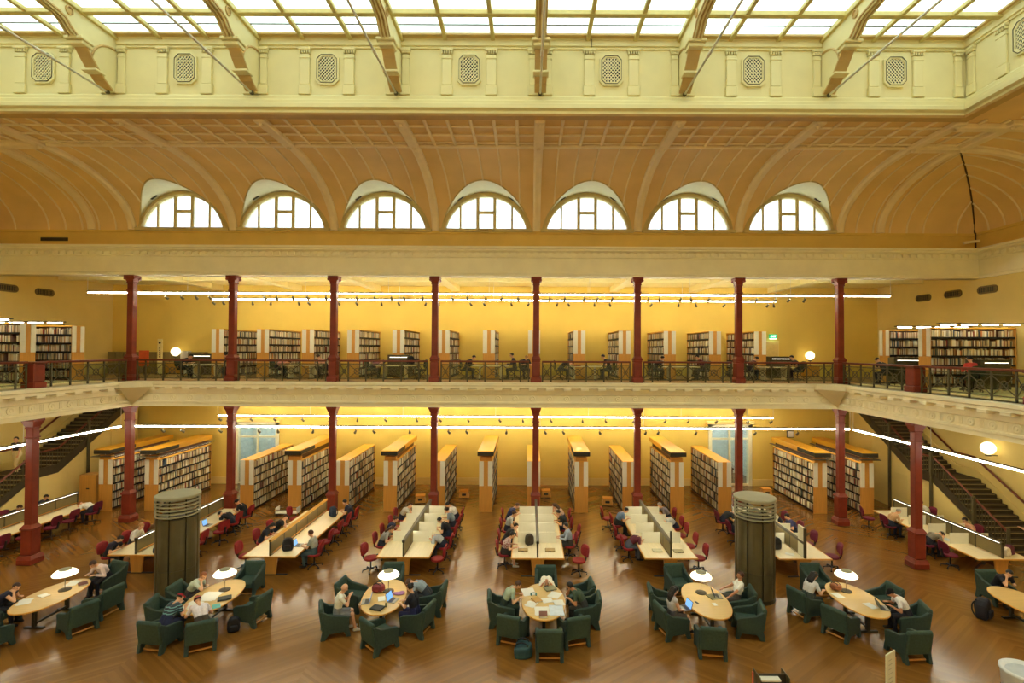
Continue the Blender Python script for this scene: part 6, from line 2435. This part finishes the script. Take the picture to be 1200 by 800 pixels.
# desk 4, central
R(4, 'l', 20.2, ('read', 'man in plaid shirt and headphones, near left of the central desk', dict(pattern=PLAID, legs=(50, 46, 44), leg='shorts', shoes=(220, 210, 190))))
R(4, 'l', 21.4, ('chin', 'dark-haired reader with a camera, second on the left of the central desk', dict(top=(46, 44, 40))))
R(4, 'l', 22.8, ('read', 'brown-haired reader in light grey tee, left side of the central desk', dict(top=(178, 182, 180), hairc='brown')))
R(4, 'l', 24.2, ('write', 'man in dark blue top with white band at the far left of the central desk', dict(top=(56, 58, 96), hairc='brown')))
R(4, 'r', 19.6, None, .35, -25)
R(4, 'r', 21.1, ('type', 'dark-haired man in pale blue shirt, right side of the central desk', dict(top=(168, 182, 200), sleeve='shirt', legs=(60, 56, 50))), .04)
R(4, 'r', 22.0, None, .3)
R(4, 'r', 23.0, ('read', 'reader in black top with green badge, right side of the central desk', dict(top=(32, 40, 38))))
R(4, 'r', 24.2, ('chin', 'long-haired woman in pale pink top at the far right of the central desk', dict(top=(220, 190, 170), hair='long', hairc='brown')))
# desk 5
R(5, 'l', 20.9, ('bow', 'man in maroon tee bent over the desk right of centre', dict(top=(104, 44, 56), legs=(90, 96, 110))))
R(5, 'l', 22.0, None, .15)
R(5, 'l', 23.6, ('write', 'dark-haired man in blue tee on the left of the desk right of centre', dict(top=(112, 136, 168), legs=(30, 32, 38))))
R(5, 'l', 24.5, None, .35)
R(5, 'r', 19.9)
R(5, 'r', 21.1)
R(5, 'r', 22.3)
R(5, 'r', 23.2, ('bow', 'reader in pale grey top, right side of the desk right of centre', dict(top=(196, 198, 192), sleeve='shirt')))
R(5, 'r', 24.4, ('chin', 'grey-haired reader in mauve-grey at the far right, desk right of centre', dict(top=(130, 120, 124), hairc='grey')))
# desk 6
R(6, 'l', 21.5, ('write', 'reader in bright blue top partly behind the right kiosk', dict(top=(82, 120, 184), hairc='brown')))
R(6, 'l', 22.7, ('write', 'reader in grey jumper left of the right kiosk', dict(top=(96, 94, 84), sleeve='shirt')))
R(6, 'l', 24.1, ('bow', 'reader in dark jacket at the far left of the desk behind the right kiosk', dict(top=(50, 50, 50), sleeve='shirt')))
R(6, 'r', 20.1, None, .25, 15)
R(6, 'r', 21.4)
R(6, 'r', 22.6, ('read', 'dark-haired boy in blue shirt right of the right kiosk', dict(top=(66, 72, 120))))
R(6, 'r', 24.0, ('bow', 'reader in white shirt half hidden by the right kiosk', dict(top=(230, 222, 196), sleeve='shirt')))
# desk 7
R(7, 'l', 20.3)
R(7, 'l', 21.4, ('bow', 'dark-haired man in grey tee at the desk by the right stairs', dict(top=(124, 118, 104), legs=(30, 30, 44))))
R(7, 'l', 23.6, ('write', 'grey-haired reader in buff top at the desk by the right stairs', dict(top=(196, 156, 112), hairc='grey', sleeve='shirt')))
R(7, 'l', 24.7, None, .3, 20)
R(7, 'r', 22.2, ('read', 'dark-haired reader in peach top behind the screen by the right stairs', dict(top=(222, 170, 140))))
R(7, 'r', 24.7, ('read', 'reader in white top behind the far screen by the right stairs', dict(top=W_)))

# on the stairs and at their foot
person('walk', -25.2, 25.32, 14 * .164 + .01, 180, 'man in dark tee and pale trousers coming down the left stairs', top=(58, 46, 60), legs=(226, 206, 156), hairc='black', group='people on the stairs')
person('reach', 20.55, 20.65, 0.01, -8, 'dark-haired woman in pale pink top reaching for the right stair handrail', top=(226, 176, 150), sleeve='singlet', legs=(200, 176, 130), hair='long', hairc='black', group='people on the stairs', skin=0)

# upper gallery readers in their chairs
def gal(i, s, pn, lb, dy=0, **k):
    x = COLX[i] + 2.6 + s * 1.2
    PDK.put((x + s * .08, GY + dy, ZB + .012), facing(-s * 90), 'dark olive gallery chair, %s of the desk in bay %s' % ('left' if s < 0 else 'right', ORD[i]), 'upper gallery chairs')
    if pn:
        person(pn, x + s * .1, GY + dy, ZB + .04, -s * 90, lb, group='upper gallery readers', **k)
gal(0, -1, 'write', 'reader in dark top in the upper gallery, leftmost bay, left seat', top=(40, 36, 50))
gal(0, 1, 'read', 'reader in dark green in the upper gallery, leftmost bay, right seat', top=(40, 62, 58))
gal(1, -1, 'bow', 'reader in pink bent low in the upper gallery, second bay', top=(206, 140, 130))
gal(1, 1, 'chin', 'reader in peach in the upper gallery beside the third column', top=(222, 168, 140), hairc='brown')
gal(2, -1, 'bow', 'reader in mauve with head down in the upper gallery, third bay', top=(150, 100, 110))
gal(2, 1, None, '')
gal(3, -1, 'write', 'man in black jacket writing in the upper gallery, middle bay left seat', top=(28, 28, 36), sleeve='shirt')
gal(3, 1, 'type', 'dark-haired man in charcoal in the upper gallery, middle bay right seat', top=(52, 52, 62), sleeve='shirt')
gal(4, -1, 'bow', 'dark-haired reader at the red folder in the upper gallery', top=(36, 34, 40))
gal(4, 1, 'read', 'reader in black before white papers in the upper gallery, fifth bay', top=(34, 34, 44))
gal(5, -1, 'write', 'man in dark grey hunched in the upper gallery, sixth bay left', top=(44, 42, 48), sleeve='shirt')
gal(5, 1, 'read', 'dark-haired woman in plum in the upper gallery, sixth bay right', top=(82, 36, 48), sleeve='shirt')
gal(6, -1, 'write', 'dark-haired reader in maroon in the upper gallery, rightmost bay', top=(84, 44, 44))
gal(6, 1, 'read', 'reader in black by the last right column of the upper gallery', top=(30, 30, 34))
def gal2(x, y, a, pn, lb, **k):
    PDK.put((x, y, ZB + .012), facing(a), 'dark chair of the ' + lb, 'upper gallery chairs')
    person(pn, x + .03 * math.sin(math.radians(a)), y + .03 * math.cos(math.radians(a)), ZB + .04, a, lb, group='upper gallery readers', **k)
gal2(-.25, 28.0, 165, 'write', 'fair reader in black and white between two gallery bays', top=(40, 40, 46), hairc='fair')
gal2(-22.3, 20.6, 20, 'read', 'reader in white top in the left side gallery', top=(226, 220, 210))
gal2(17.6, 20.3, 10, 'type', 'man in red shirt before the right side gallery bookcase', top=(204, 70, 62), sleeve='shirt')
gal2(16.9, 24.2, -20, 'write', 'dark-haired reader in the right gallery corner', top=(48, 50, 52))
